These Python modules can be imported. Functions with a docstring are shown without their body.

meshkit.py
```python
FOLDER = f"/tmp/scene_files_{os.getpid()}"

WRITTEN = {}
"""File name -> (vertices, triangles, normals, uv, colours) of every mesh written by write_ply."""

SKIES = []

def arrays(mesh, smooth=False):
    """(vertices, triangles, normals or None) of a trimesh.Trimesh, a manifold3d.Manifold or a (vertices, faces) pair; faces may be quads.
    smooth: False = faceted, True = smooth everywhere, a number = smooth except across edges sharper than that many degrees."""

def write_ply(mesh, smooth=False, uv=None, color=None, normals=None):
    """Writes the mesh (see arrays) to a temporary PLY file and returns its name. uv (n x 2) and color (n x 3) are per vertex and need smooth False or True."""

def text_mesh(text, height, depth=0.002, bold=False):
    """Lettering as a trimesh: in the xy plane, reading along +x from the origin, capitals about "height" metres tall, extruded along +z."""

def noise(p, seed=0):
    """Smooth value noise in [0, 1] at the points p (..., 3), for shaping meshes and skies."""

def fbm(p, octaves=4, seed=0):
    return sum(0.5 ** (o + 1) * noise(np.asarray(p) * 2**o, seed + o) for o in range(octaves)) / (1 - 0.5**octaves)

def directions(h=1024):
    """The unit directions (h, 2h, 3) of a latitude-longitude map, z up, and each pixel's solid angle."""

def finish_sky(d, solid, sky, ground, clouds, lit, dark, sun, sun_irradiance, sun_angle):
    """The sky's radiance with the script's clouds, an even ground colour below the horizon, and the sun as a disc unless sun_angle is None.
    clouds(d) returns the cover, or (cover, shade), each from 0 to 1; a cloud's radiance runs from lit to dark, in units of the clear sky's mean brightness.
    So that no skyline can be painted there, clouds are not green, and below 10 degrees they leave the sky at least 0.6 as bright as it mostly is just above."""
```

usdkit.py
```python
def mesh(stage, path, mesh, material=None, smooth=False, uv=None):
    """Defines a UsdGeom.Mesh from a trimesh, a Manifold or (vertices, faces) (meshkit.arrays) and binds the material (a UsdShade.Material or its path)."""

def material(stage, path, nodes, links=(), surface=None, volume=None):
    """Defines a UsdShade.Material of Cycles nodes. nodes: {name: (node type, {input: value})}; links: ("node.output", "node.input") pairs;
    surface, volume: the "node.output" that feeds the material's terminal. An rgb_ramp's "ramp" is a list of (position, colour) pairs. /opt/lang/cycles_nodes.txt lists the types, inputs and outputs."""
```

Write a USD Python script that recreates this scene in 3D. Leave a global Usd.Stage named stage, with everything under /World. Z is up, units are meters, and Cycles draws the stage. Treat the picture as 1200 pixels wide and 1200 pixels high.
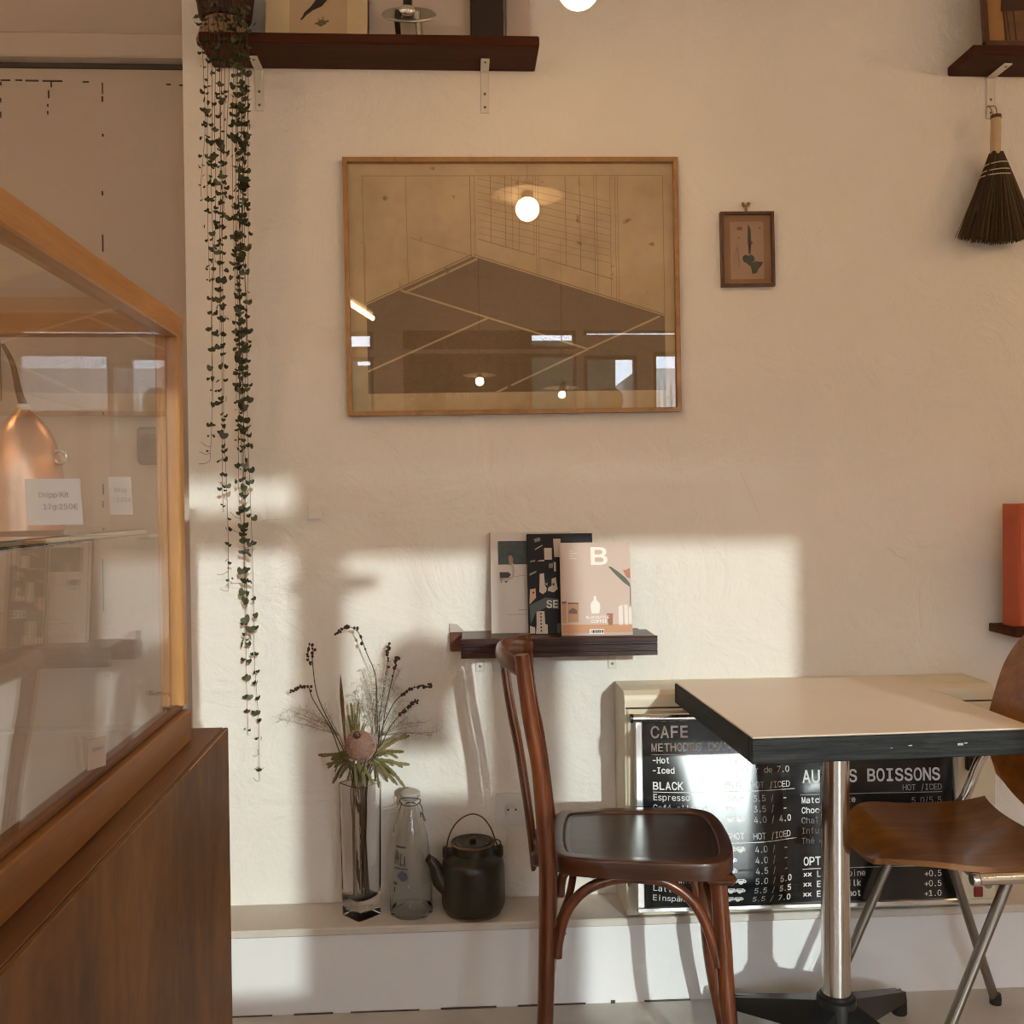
import math, random
import numpy as np, trimesh
import shapely
from shapely import affinity
from shapely.geometry import Polygon, box as rect
import meshkit, usdkit
from pxr import Usd, UsdGeom, UsdLux, UsdShade, Gf, Sdf

stage = Usd.Stage.CreateInMemory()
UsdGeom.SetStageUpAxis(stage, 'Z'); UsdGeom.SetStageMetersPerUnit(stage, 1.0)
UsdGeom.Xform.Define(stage, '/World')
UsdGeom.Scope.Define(stage, '/World/Looks')
random.seed(7); rng = np.random.default_rng(11)

# ------------------------------------------------------------------ camera
F = 1150.0                                   # focal length in pixels of the 1200 px frame
EYE = np.array([0.0, -2.43, 1.192])
yaw, pitch, roll = math.atan(60 / F), -math.atan(15.5 / F), 0.011
fw = np.array([math.sin(yaw) * math.cos(pitch), math.cos(yaw) * math.cos(pitch), math.sin(pitch)])
r0 = np.array([math.cos(yaw), -math.sin(yaw), 0.0]); u0 = np.cross(r0, fw)
right = r0 * math.cos(roll) - u0 * math.sin(roll); up = u0 * math.cos(roll) + r0 * math.sin(roll)
cam = UsdGeom.Camera.Define(stage, '/World/camera')
M = np.eye(4); M[0, :3], M[1, :3], M[2, :3], M[3, :3] = right, up, -fw, EYE
cam.AddTransformOp().Set(Gf.Matrix4d(*M.ravel().tolist()))
cam.CreateFocalLengthAttr(35.0); cam.CreateHorizontalApertureAttr(35.0 * 1200 / F)
cam.CreateVerticalApertureAttr(35.0 * 1200 / F); cam.CreateClippingRangeAttr((0.02, 200.0))
cam.CreateExposureAttr(0.0)

def at(px, py, d):
    """the point of the plane d metres in front of the camera (along +y) seen at a pixel of the photograph"""
    v = fw * F + right * (px - 600) - up * (py - 600)
    return EYE + v * (d / v[1])

# ------------------------------------------------------------------ daylight: sky and low sun
SUN = np.array([-0.25, 1.0, -0.235]); SUN /= np.linalg.norm(SUN)
def aim(prim, d):
    z = -np.asarray(d, float); x = np.cross([0, 0, 1.0], z); x /= np.linalg.norm(x); y = np.cross(z, x)
    m = np.eye(4); m[0, :3], m[1, :3], m[2, :3] = x, y, z
    prim.AddTransformOp().Set(Gf.Matrix4d(*m.ravel().tolist()))
sun = UsdLux.DistantLight.Define(stage, '/World/sun')
sun.CreateIntensityAttr(0.56); sun.CreateNormalizeAttr(True); sun.CreateAngleAttr(0.62); sun.CreateColorAttr(Gf.Vec3f(0.90, 1.0, 0.97)); aim(sun, SUN)
sky = UsdLux.DomeLight.Define(stage, '/World/sky')
sky.CreateIntensityAttr(4.1); sky.CreateColorAttr(Gf.Vec3f(0.76, 0.86, 1.0))
LAMP = 3.6                                   # scale of every lamp in the room

# ------------------------------------------------------------------ helpers
taken = {}
def numbered(parent, name):
    k = (parent, name); n = taken.get(k, 0); taken[k] = n + 1
    return name if n == 0 else f'{name}_{n:03d}'

def data(p, label=None, cat=None, group=None, kind=None):
    for k, v in (('label', label), ('category', cat), ('group', group), ('kind', kind)):
        if v: p.SetCustomDataByKey(k, v)

def pathof(parent):
    return '/World' if parent is None else str(parent.GetPath())

def thing(name, label, cat, loc=(0, 0, 0), rz=0.0, rx=0.0, ry=0.0, group=None, s=1.0):
    p = UsdGeom.Xform.Define(stage, '/World/' + numbered('/World', name))
    m = trimesh.transformations.euler_matrix(rx, ry, rz); m[:3, :3] *= s; m[:3, 3] = loc
    p.AddTransformOp().Set(Gf.Matrix4d(*m.T.ravel().tolist()))
    data(p.GetPrim(), label, cat, group); return p.GetPrim()

def obj(name, mesh, mat, parent=None, label=None, smooth=35, cat=None, kind=None, group=None):
    if isinstance(mesh, (list, tuple)) and len(mesh) and isinstance(mesh[0], trimesh.Trimesh):
        mesh = trimesh.util.concatenate(list(mesh))
    par = pathof(parent)
    p = usdkit.mesh(stage, par + '/' + numbered(par, name), mesh, mat, smooth=smooth).GetPrim()
    data(p, label, cat, group, kind); return p

def struct(name, mesh, mat, parent=None, label=None, cat=None, smooth=35):
    return obj(name, mesh, mat, parent, label, smooth, cat, 'structure' if parent is None else None)

def bx(x0, x1, y0, y1, z0, z1, c=0.0):
    """box between two corners with a chamfer c"""
    a, b = np.minimum([x0, y0, z0], [x1, y1, z1]), np.maximum([x0, y0, z0], [x1, y1, z1])
    if c <= 0:
        m = trimesh.creation.box(b - a); m.apply_translation((a + b) / 2); return m
    c = min(c, *(0.49 * (b - a)))
    pts = []
    for s in np.ndindex(2, 2, 2):
        for k in range(3):
            p = np.where(s, b, a).astype(float); sg = np.where(s, -1, 1)
            for j in range(3):
                if j != k: p[j] += sg[j] * c
            pts.append(p)
    return trimesh.convex.convex_hull(np.array(pts))

def tube(P, r, n=10, closed=False, flat=1.0, up0=None):
    """swept tube along P; r a number or one per point; flat squeezes the second axis"""
    P = np.asarray(P, float); k = len(P); r = np.broadcast_to(np.asarray(r, float), (k,))
    T = (np.roll(P, -1, 0) - np.roll(P, 1, 0)) if closed else np.gradient(P, axis=0)
    T /= np.maximum(np.linalg.norm(T, axis=1, keepdims=True), 1e-12)
    a = np.array(up0 if up0 is not None else ([0, 0, 1.0] if abs(T[0, 2]) < 0.9 else [1.0, 0, 0])); u = a - T[0] * (a @ T[0]); u /= np.linalg.norm(u)
    th = np.arange(n) / n * 2 * np.pi; V = []
    for i in range(k):
        u = u - T[i] * (u @ T[i]); u /= np.linalg.norm(u); w = np.cross(T[i], u)
        V.append(P[i] + r[i] * (np.outer(np.cos(th), u) + flat * np.outer(np.sin(th), w)))
    V = np.vstack(V); Fc = []
    for i in range(k if closed else k - 1):
        j = (i + 1) % k
        for q in range(n):
            q2 = (q + 1) % n
            Fc += [[i * n + q, i * n + q2, j * n + q2], [i * n + q, j * n + q2, j * n + q]]
    if not closed:
        V = np.vstack([V, P[0], P[-1]]); c0, c1 = k * n, k * n + 1
        for q in range(n):
            q2 = (q + 1) % n
            Fc += [[c0, q2, q], [c1, (k - 1) * n + q, (k - 1) * n + q2]]
    return trimesh.Trimesh(V, Fc, process=False)

def curve(pts, n=16):
    """Catmull-Rom through pts"""
    p = np.asarray(pts, float); p = np.vstack([2 * p[0] - p[1], p, 2 * p[-1] - p[-2]]); out = []
    m = len(p) - 3
    for i in range(m):
        t = np.linspace(0, 1, max(2, n // m + 1))[:, None]
        a, b, c, d = p[i:i + 4]
        q = 0.5 * (2 * b + (c - a) * t + (2 * a - 5 * b + 4 * c - d) * t**2 + (3 * b - a - 3 * c + d) * t**3)
        out.append(q if i == m - 1 else q[:-1])
    return np.vstack(out)

def lathe(prof, n=40, loc=(0, 0, 0)):
    """closed or open profile of (radius, z) turned about z"""
    prof = np.asarray(prof, float); k = len(prof); th = np.arange(n) / n * 2 * np.pi
    V = np.stack([np.outer(prof[:, 0], np.cos(th)), np.outer(prof[:, 0], np.sin(th)), np.repeat(prof[:, 1:2], n, 1)], -1).reshape(-1, 3)
    Fc = []
    for i in range(k - 1):
        for q in range(n):
            q2 = (q + 1) % n
            Fc += [[i * n + q, i * n + q2, (i + 1) * n + q2], [i * n + q, (i + 1) * n + q2, (i + 1) * n + q]]
    m = trimesh.Trimesh(V, Fc, process=False); m.merge_vertices(); m.update_faces(m.nondegenerate_faces()); m.apply_translation(loc)
    return m

def prism(poly, h, axis='z', off=0.0):
    """polygon (list or shapely) extruded by h. axis z: in xy going up; axis y: polygon is (x, z), going from y=off to off-h (towards the viewer)"""
    poly = poly if hasattr(poly, 'geom_type') else Polygon(poly)
    ms = [trimesh.creation.extrude_polygon(g, h, engine='earcut') for g in getattr(poly, 'geoms', [poly]) if g.area > 0]
    m = trimesh.util.concatenate(ms)
    if axis == 'z': m.apply_translation([0, 0, off])
    else:
        v = m.vertices.copy(); m.vertices = np.stack([v[:, 0], off - v[:, 2], v[:, 1]], 1)
    return m

def move(m, loc=(0, 0, 0), rx=0, ry=0, rz=0):
    m = m.copy(); t = trimesh.transformations.euler_matrix(rx, ry, rz); t[:3, 3] = loc; m.apply_transform(t); return m

def ball(p, r, sub=1, squash=(1, 1, 1)):
    m = trimesh.creation.icosphere(sub, 1.0); m.vertices *= np.asarray(squash) * r; m.apply_translation(p); return m

def seg(a, b, w):
    """flat line segment polygon of width w"""
    return shapely.LineString([a, b]).buffer(w / 2, cap_style='flat')

glyphs = {}
def text(s, h, x, y, pitch=None, bold=False, depth=0.0004):
    """lettering in the plane (x, z) facing -y; pitch sets every character in a cell of that width (typewriter style)"""
    out, cx = [], x
    if pitch is None:
        m = meshkit.text_mesh(s, h, depth, bold); v = m.vertices.copy(); m.vertices = np.stack([v[:, 0] + x, -v[:, 2], v[:, 1] + y], 1); return m
    for ch in s:
        if ch != ' ':
            k = (ch, bold)
            if k not in glyphs: glyphs[k] = meshkit.text_mesh(ch, 1.0, 1.0, bold)
            g = glyphs[k].copy(); v = g.vertices.copy(); w = v[:, 0].max() - v[:, 0].min(); sx = min(h, 0.88 * pitch / w)
            if ch in 'iIl1': sx = h
            gx = (v[:, 0] - v[:, 0].min()) * sx; gx += cx + (pitch - (gx.max())) / 2
            g.vertices = np.stack([gx, -v[:, 2] * depth, v[:, 1] * h + y], 1); out.append(g)
        cx += pitch
    return trimesh.util.concatenate(out)

# ------------------------------------------------------------------ materials
def mat(name, nodes, links, surface='p.BSDF'):
    return usdkit.material(stage, '/World/Looks/' + name, nodes, links, surface)

def plain(name, col, rough=0.5, metal=0.0, coat=0.0, spec=0.5, var=0.0, scale=20.0, bump=0.0, bscale=60.0, **kw):
    n = {'p': ('principled_bsdf', dict(base_color=col, roughness=rough, metallic=metal, coat_weight=coat, specular_ior_level=spec, **kw))}; l = []
    if var or bump: n['tc'] = ('texture_coordinate', {})
    if var:
        n['n'] = ('noise_texture', dict(scale=scale, detail=4.0, roughness=0.6))
        n['r'] = ('rgb_ramp', {'ramp': [(0.3, tuple(c * (1 - var) for c in col)), (0.7, tuple(min(1, c * (1 + var)) for c in col))]})
        l += [('tc.object', 'n.vector'), ('n.fac', 'r.fac'), ('r.color', 'p.base_color')]
    if bump:
        n['bn'] = ('noise_texture', dict(scale=bscale, detail=5.0, roughness=0.6)); n['b'] = ('bump', dict(strength=1.0, distance=bump))
        l += [('tc.object', 'bn.vector'), ('bn.fac', 'b.height'), ('b.normal', 'p.normal')]
    return mat(name, n, l)

def wood(name, dark, light, rough=0.45, coat=0.0, stretch=(1, 1, 14), scale=3.0, bump=0.0004, mid=0.5, metal=0.0, spec=0.5):
    """grain runs along the axis with the small stretch number"""
    n = {'tc': ('texture_coordinate', {}), 'm': ('mapping', dict(scale=tuple(float(s) for s in stretch))),
         'n': ('noise_texture', dict(scale=scale, detail=6.0, roughness=0.62, distortion=0.6)),
         'f': ('noise_texture', dict(scale=scale * 9, detail=3.0, roughness=0.6)),
         'x': ('math', dict(math_type='multiply_add', value2=0.35)),
         'r': ('rgb_ramp', {'ramp': [(0.42, dark), (mid + 0.16, tuple((a + b) / 2 for a, b in zip(dark, light))), (0.88, light)]}),
         'b': ('bump', dict(strength=0.6, distance=bump)),
         'p': ('principled_bsdf', dict(roughness=rough, coat_weight=coat, coat_roughness=0.12, metallic=metal, specular_ior_level=spec))}
    l = [('tc.object', 'm.vector'), ('m.vector', 'n.vector'), ('m.vector', 'f.vector'), ('f.fac', 'x.value1'), ('n.fac', 'x.value3'), ('x.value', 'r.fac'),
         ('r.color', 'p.base_color'), ('x.value', 'b.height'), ('b.normal', 'p.normal')]
    return mat(name, n, l)

def plaster(name, col, dist=0.006, fine=0.0012, stain=0.06):
    n = {'g': ('geometry', {}),
         'a': ('noise_texture', dict(scale=5.0, detail=5.0, roughness=0.55, distortion=1.2)),
         'c': ('noise_texture', dict(scale=55.0, detail=4.0, roughness=0.65)),
         'rg': ('noise_texture', dict(type='ridged_multifractal', scale=7.0, detail=3.0, roughness=0.5, distortion=2.0)),
         'rm': ('map_range', dict(from_min=0.72, from_max=0.95, to_min=0.0, to_max=1.0, clamp=True)),
         'v': ('noise_texture', dict(scale=2.2, detail=5.0, roughness=0.65)),
         'ramp': ('rgb_ramp', {'ramp': [(0.3, tuple(c * (1 - stain) for c in col)), (0.65, col)]}),
         'h1': ('math', dict(math_type='multiply_add', value2=fine / dist)), 'h2': ('math', dict(math_type='multiply_add', value2=0.22)),
         'b': ('bump', dict(strength=1.0, distance=dist)), 'p': ('principled_bsdf', dict(roughness=0.75, specular_ior_level=0.25))}
    l = [('g.position', 'a.vector'), ('g.position', 'c.vector'), ('g.position', 'rg.vector'), ('g.position', 'v.vector'), ('rg.fac', 'rm.value'),
         ('c.fac', 'h1.value1'), ('a.fac', 'h1.value3'), ('rm.result', 'h2.value1'), ('h1.value', 'h2.value3'), ('h2.value', 'b.height'), ('b.normal', 'p.normal'),
         ('v.fac', 'ramp.fac'), ('ramp.color', 'p.base_color')]
    return mat(name, n, l)

def pane(name, tint=(1, 1, 1), ior=1.5, rough=0.0, bump=0.0):
    n = {'t': ('transparent_bsdf', dict(color=tint)), 'g': ('glossy_bsdf', dict(color=(1, 1, 1), roughness=rough)), 'f': ('fresnel', {}), 'm': ('mix_closure', {}), 'ge': ('geometry', {}), 'i': ('math', dict(math_type='multiply_add', value2=1 / ior - ior, value3=ior))}
    l = [('ge.backfacing', 'i.value1'), ('i.value', 'f.IOR'), ('f.fac', 'm.fac'), ('t.BSDF', 'm.closure1'), ('g.BSDF', 'm.closure2')]
    return mat(name, n, l, 'm.closure')

def glow(name, col, strength):
    return mat(name, {'e': ('emission', dict(color=col, strength=strength))}, [], 'e.emission')

WALL = plaster('wall_plaster', (0.80, 0.755, 0.70), dist=0.013, fine=0.0020)
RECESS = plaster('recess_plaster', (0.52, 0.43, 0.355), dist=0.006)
LEDGE = plaster('ledge_paint', (0.80, 0.79, 0.785), dist=0.003, fine=0.0005)
LEDGETOP = plaster('ledge_top_paint', (0.66, 0.60, 0.53), dist=0.002, stain=0.15)
ROOM = plain('room_paint', (0.80, 0.75, 0.68), 0.8)
FLOOR = plain('floor_screed', (0.50, 0.465, 0.42), 0.42, var=0.12, scale=6, bump=0.001, bscale=30)
CEIL = plain('ceiling_paint', (0.80, 0.77, 0.72), 0.85)
CRACK = plain('crack_dark', (0.075, 0.06, 0.05), 0.9)
PINE = wood('honey_pine', (0.36, 0.155, 0.04), (0.56, 0.28, 0.09), 0.4, 0.15, (14, 1.2, 14), 2.2)
PINEX = wood('honey_pine_across', (0.36, 0.155, 0.04), (0.56, 0.28, 0.09), 0.4, 0.15, (1.2, 14, 14), 2.2)
PINEZ = wood('honey_pine_upright', (0.36, 0.155, 0.04), (0.56, 0.28, 0.09), 0.4, 0.15, (14, 14, 1.2), 2.2)
DARKPINE = wood('brown_pine', (0.085, 0.028, 0.007), (0.17, 0.062, 0.016), 0.45, 0.05, (14, 1.2, 14), 2.2)
CABINET = wood('cabinet_walnut', (0.048, 0.018, 0.005), (0.20, 0.086, 0.024), 0.50, 0.04, (3, 2.6, 1.2), 3.0, bump=0.0003, spec=0.3)
RAILPINE = wood('rail_pine', (0.17, 0.066, 0.016), (0.30, 0.13, 0.038), 0.42, 0.1, (14, 1.2, 14), 2.2)
SHELFRED = wood('shelf_redbrown', (0.034, 0.0075, 0.002), (0.070, 0.0165, 0.004), 0.6, 0.0, (1.2, 14, 14), 3.0, spec=0.2)
SHELFDARK = wood('shelf_dark_mahogany', (0.016, 0.005, 0.0035), (0.048, 0.014, 0.009), 0.34, 0.1, (1.2, 14, 14), 3.0, spec=0.35)
BENT = wood('bentwood_mahogany', (0.030, 0.007, 0.0022), (0.19, 0.046, 0.010), 0.30, 0.28, (14, 14, 1.0), 2.5)
BENTX = wood('bentwood_mahogany_across', (0.026, 0.008, 0.003), (0.10, 0.029, 0.009), 0.30, 0.28, (1.0, 14, 14), 2.5)
SEATWOOD = wood('seat_dark_wood', (0.022, 0.009, 0.004), (0.062, 0.026, 0.012), 0.33, 0.22, (1.4, 14, 14), 3.0, bump=0.0004)
PLY = wood('plywood_amber', (0.15, 0.044, 0.004), (0.29, 0.098, 0.011), 0.30, 0.25, (1.2, 14, 14), 2.0, bump=0.0001)
PLYEDGE = wood('plywood_edge', (0.30, 0.12, 0.04), (0.50, 0.24, 0.09), 0.5, 0, (1, 1, 60), 4.0)
CHARWOOD = wood('charred_edge', (0.003, 0.004, 0.005), (0.040, 0.042, 0.042), 0.55, 0.0, (2.2, 2.2, 42), 4.0, bump=0.0015, spec=0.2)
LAMINATE = plain('cream_laminate', (0.70, 0.60, 0.49), 0.38, var=0.03, scale=3)
CHROME = plain('chrome', (0.72, 0.70, 0.67), 0.16, 1.0)
BRUSHED = plain('brushed_aluminium', (0.78, 0.78, 0.77), 0.28, 1.0)
STEELDARK = plain('dim_steel', (0.30, 0.28, 0.25), 0.30, 1.0)
BLACKMETAL = plain('black_enamel', (0.012, 0.012, 0.012), 0.35)
RUBBER = plain('black_rubber', (0.015, 0.015, 0.015), 0.6)
WHITEMETAL = plain('white_painted_metal', (0.66, 0.62, 0.56), 0.45)
SCREW = plain('screw_grey', (0.22, 0.20, 0.17), 0.4, 0.8)
BEIGE = plain('beige_enamel', (0.66, 0.585, 0.43), 0.42, var=0.04, scale=8)
BEIGEDARK = plain('beige_enamel_inner', (0.50, 0.44, 0.33), 0.5)
COPPER = plain('worn_copper', (0.66, 0.41, 0.275), 0.36, 1.0, var=0.12, scale=25)
GLASS = mat('clear_glass', {'p': ('principled_bsdf', dict(base_color=(0.97, 0.98, 0.98), roughness=0.0, ior=1.46, transmission_weight=1.0))}, [])
BOTTLE = mat('bottle_glass', {'p': ('principled_bsdf', dict(base_color=(0.96, 0.96, 0.93), roughness=0.012, ior=1.44, transmission_weight=1.0))}, [])
VASEG = mat('vase_glass', {'p': ('principled_bsdf', dict(base_color=(0.985, 0.98, 0.99), roughness=0.0, ior=1.42, transmission_weight=1.0))}, [])
PANE = pane('case_glass'); PANE2 = pane('picture_glass'); PANEW = pane('window_glass', (0.97, 0.98, 0.97))
SHELFGLASS = mat('glass_shelf', {'p': ('principled_bsdf', dict(base_color=(0.86, 0.92, 0.88), roughness=0.0, ior=1.5, transmission_weight=1.0))}, [])
WHITECARD = plain('white_card', (0.70, 0.66, 0.63), 0.7)
INK = plain('grey_ink', (0.16, 0.14, 0.15), 0.8)
FRAMEWOOD = wood('oak_frame', (0.24, 0.115, 0.035), (0.42, 0.22, 0.075), 0.4, 0.1, (10, 10, 10), 3.0)
FRAMEDARK = wood('dark_frame', (0.045, 0.016, 0.007), (0.12, 0.045, 0.018), 0.4, 0.1, (10, 10, 10), 3.0)
# ------------------------------------------------------------------ the room
XL, XR, YF, ZC = -2.3, 3.1, -5.0, 2.85           # left, right, street side, ceiling
XC = at(222, 600, 2.43)[0]                        # left end of the plastered wall
struct('wall_back', bx(XC, XR + .12, 0, 0.30, 0, ZC), WALL, label='cream plastered back wall with trowel marks in sun patches', cat='wall')
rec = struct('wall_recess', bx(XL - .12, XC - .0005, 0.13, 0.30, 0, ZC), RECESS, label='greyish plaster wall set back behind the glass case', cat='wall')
# painted beam with a dark shadow gap below, and the mostly filled joints of the old panel
zb0, zb1 = at(100, 63, 2.5)[2], at(100, 34, 2.5)[2]
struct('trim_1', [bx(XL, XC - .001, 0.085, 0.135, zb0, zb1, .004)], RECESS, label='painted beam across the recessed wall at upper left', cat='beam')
obj('shadow_gap', bx(XL, XC - .001, 0.122, 0.131, zb0 - .012, zb0 - .0005), CRACK, rec)
def crack(x0, y0, x1, y1, w=2.2):
    a, b = at(x0, y0, 2.559), at(x1, y1, 2.559); h = w / F * 2.56 / 2
    h *= .7
    m = bx(a[0] - (0 if x0 != x1 else h), b[0] + (0 if x0 != x1 else h), .127, .132, min(a[2], b[2]) - (h if x0 != x1 else 0), max(a[2], b[2]) + (h if x0 != x1 else 0))
    obj('joint_gap', m, CRACK, rec)
for a in [(1, 94, 12, 94), (18, 94, 26, 94), (30, 94.5, 45, 94.5), (50, 95, 73, 95), (97, 96, 104, 96), (195, 99, 200, 99), (210, 100, 218, 100)]: crack(*a, w=1.8)
for x, y0, y1, w in [(1, 96, 100, 2), (1, 115, 120, 1.5), (1, 131, 138, 1.5), (60, 96, 102, 2), (57, 106, 115, 1.8), (56, 122, 125, 1.5), (56, 130, 134, 1.3), (120, 97, 110, 1.4), (120, 113, 119, 2.2),
                     (120.5, 157, 160, 2.2), (120, 224, 229, 2.2), (120.5, 275, 295, 2.2), (121, 421, 428, 2.4), (121, 483, 486, 2), (121, 567, 580, 2.4), (121, 587, 595, 2.4), (121, 655, 716, 2.2), (1, 400, 470, 2)]:
    crack(x, y0, x, y1, w)
struct('wall_left', bx(XL - .12, XL, YF, 0.13, 0, ZC), ROOM, cat='wall', label='plain wall behind the counter, out of frame on the left')
struct('wall_right', bx(XR, XR + .12, YF, 0, 0, ZC), ROOM, cat='wall', label='plain wall out of frame on the right')
struct('ceiling', bx(XL - .12, XR + .12, YF - .15, 0.30, ZC, ZC + .1), CEIL, cat='ceiling', label='off-white ceiling above the cafe')
struct('floor', bx(XL - .12, XR + .12, YF - .15, 0.30, -.1, 0), FLOOR, cat='floor', label='smooth beige grey screed floor')
# plaster repairs on the back wall
def ridge(pts, w=.0016):
    P = np.array([at(x, y, 2.4295) for x, y in pts]); P = curve(P, 14); P[:, 1] = -.0002
    return tube(P + rng.normal(0, .0008, P.shape) * [1, 0, 1], w * rng.uniform(.6, 1.2, len(P)), 5)
obj('plaster_ridge', [ridge(p) for p in ([(372, 602), (340, 606), (300, 611), (285, 613)], [(385, 588), (398, 597), (412, 600)], [(432, 637), (452, 640), (470, 640)], [(378, 715), (392, 700), (402, 690)],
    [(868, 553), (880, 580), (893, 612)], [(330, 713), (350, 716), (358, 722)], [(340, 785), (348, 770), (344, 740)], [(520, 590), (545, 580), (560, 578)], [(232, 700), (231, 670), (233, 655)], [(245, 770), (260, 782), (275, 790)],
    [(1040, 640), (1050, 650), (1062, 655)], [(835, 640), (845, 650), (850, 662)])], WALL, stage.GetPrimAtPath('/World/wall_back'))
c = at(369, 600, 2.425)
jb = obj('junction_cover', trimesh.util.concatenate([move(bx(-.018, .018, -.020, .018, -.001, .007, .004), c, rx=math.pi / 2)]), WALL,
         cat='cover plate', label='small painted-over square cover plate on the wall left of centre')
# ledge along the wall
ZL = at(300, 1060, 2.43)[2]
YE = -0.15
struct('wall_ledge', bx(XC - .3, XR, YE + .006, 0, 0, ZL - .0195), LEDGE, label='low white painted ledge running along the foot of the wall', cat='ledge')
led = stage.GetPrimAtPath('/World/wall_ledge')
obj('ledge_top', bx(XC - .3, XR, YE, 0, ZL - .018, ZL, .003), LEDGETOP, led, label='dusty beige top of the ledge')
obj('ledge_joint', bx(XC - .3, XR, YE + .0066, -.002, ZL - .0196, ZL - .0179), CRACK, led)
fl = [bx(x, x + w, YE + .003, YE + .010, 0, h) for x, w, h in [(-.55, .10, .002), (-.40, .09, .003), (-.27, .16, .0025), (-.06, .13, .0035), (.12, .16, .003), (.34, .01, .006), (.42, .11, .003), (.62, .04, .002)]]
obj('floor_gap', fl, CRACK, led)

# ------------------------------------------------------------------ street front behind the camera
WOODW = plain('window_frame_brown', (0.10, 0.07, 0.05), 0.5)
OPEN = {'window_1': (-1.60, -0.64, 0.95, 2.27), 'window_2': (-1.60, -0.64, 2.32, 2.46), 'window_3': (-.42, .89, 1.17, 2.29), 'window_4': (-.42, .89, 2.32, 2.465),
        'window_5': (.945, 1.355, 1.61, 2.275), 'door_1': (1.475, 2.14, .10, 2.30), 'window_6': (.945, 2.125, 2.42, 2.463)}
face = rect(XL - .12, 0, XR + .12, ZC)
for a in OPEN.values(): face = face.difference(rect(a[0], a[2], a[1], a[3]))
struct('wall_front', prism(face, .15, 'y', YF), ROOM, label='street front wall behind the camera', cat='wall')
for nm, (x0, x1, z0, z1) in OPEN.items():
    f = .027
    fr = rect(x0, z0, x1, z1).difference(rect(x0 + f, z0 + f, x1 - f, z1 - f) if z1 - z0 > .1 else rect(x0 + f, z0 + .012, x1 - f, z1 - .012))
    if nm == 'door_1': fr = fr.union(rect(x0, z0, x1, z0 + .22))
    w = struct(nm, prism(fr, .06, 'y', YF - .03), WOODW, label='brown framed shop %s in the street front' % ('door' if nm == 'door_1' else 'window'), cat='door' if nm == 'door_1' else 'window')
    obj('glass_pane', bx(x0 + f, x1 - f, YF - .063, YF - .057, z0 + .012, z1 - .012), PANEW, w)
c = np.array([1.14, YF + .03, 1.93])
sg = thing('window_sign', 'round dark sign hanging in a street window behind the camera', 'sign', c)
obj('disc', move(lathe([(0, 0), (.095, 0), (.10, .004), (.10, .010), (0, .012)], 32), rx=math.pi / 2), BLACKMETAL, sg)
obj('board', bx(-.07, .07, -.012, 0, -.19, .0), BLACKMETAL, sg)
obj('cord', tube([(0, -.005, .095), (0, -.005, .38)], .0025, 6), BLACKMETAL, sg)
cu = thing('brown_curtain', 'dark brown curtain drawn across most of the big street window', 'curtain', (-.40, YF - .02, 1.16))
xs = np.linspace(0, .95, 96); pl_ = [(x, .012 * math.sin(x * 66)) for x in xs]
obj('cloth', prism(shapely.LineString(pl_).buffer(.002), 1.32), plain('curtain_brown', (.09, .06, .045), .9), cu)
obj('rail', tube([(-.02, 0, 1.33), (.97, 0, 1.33)], .008, 8), BLACKMETAL, cu)
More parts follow.
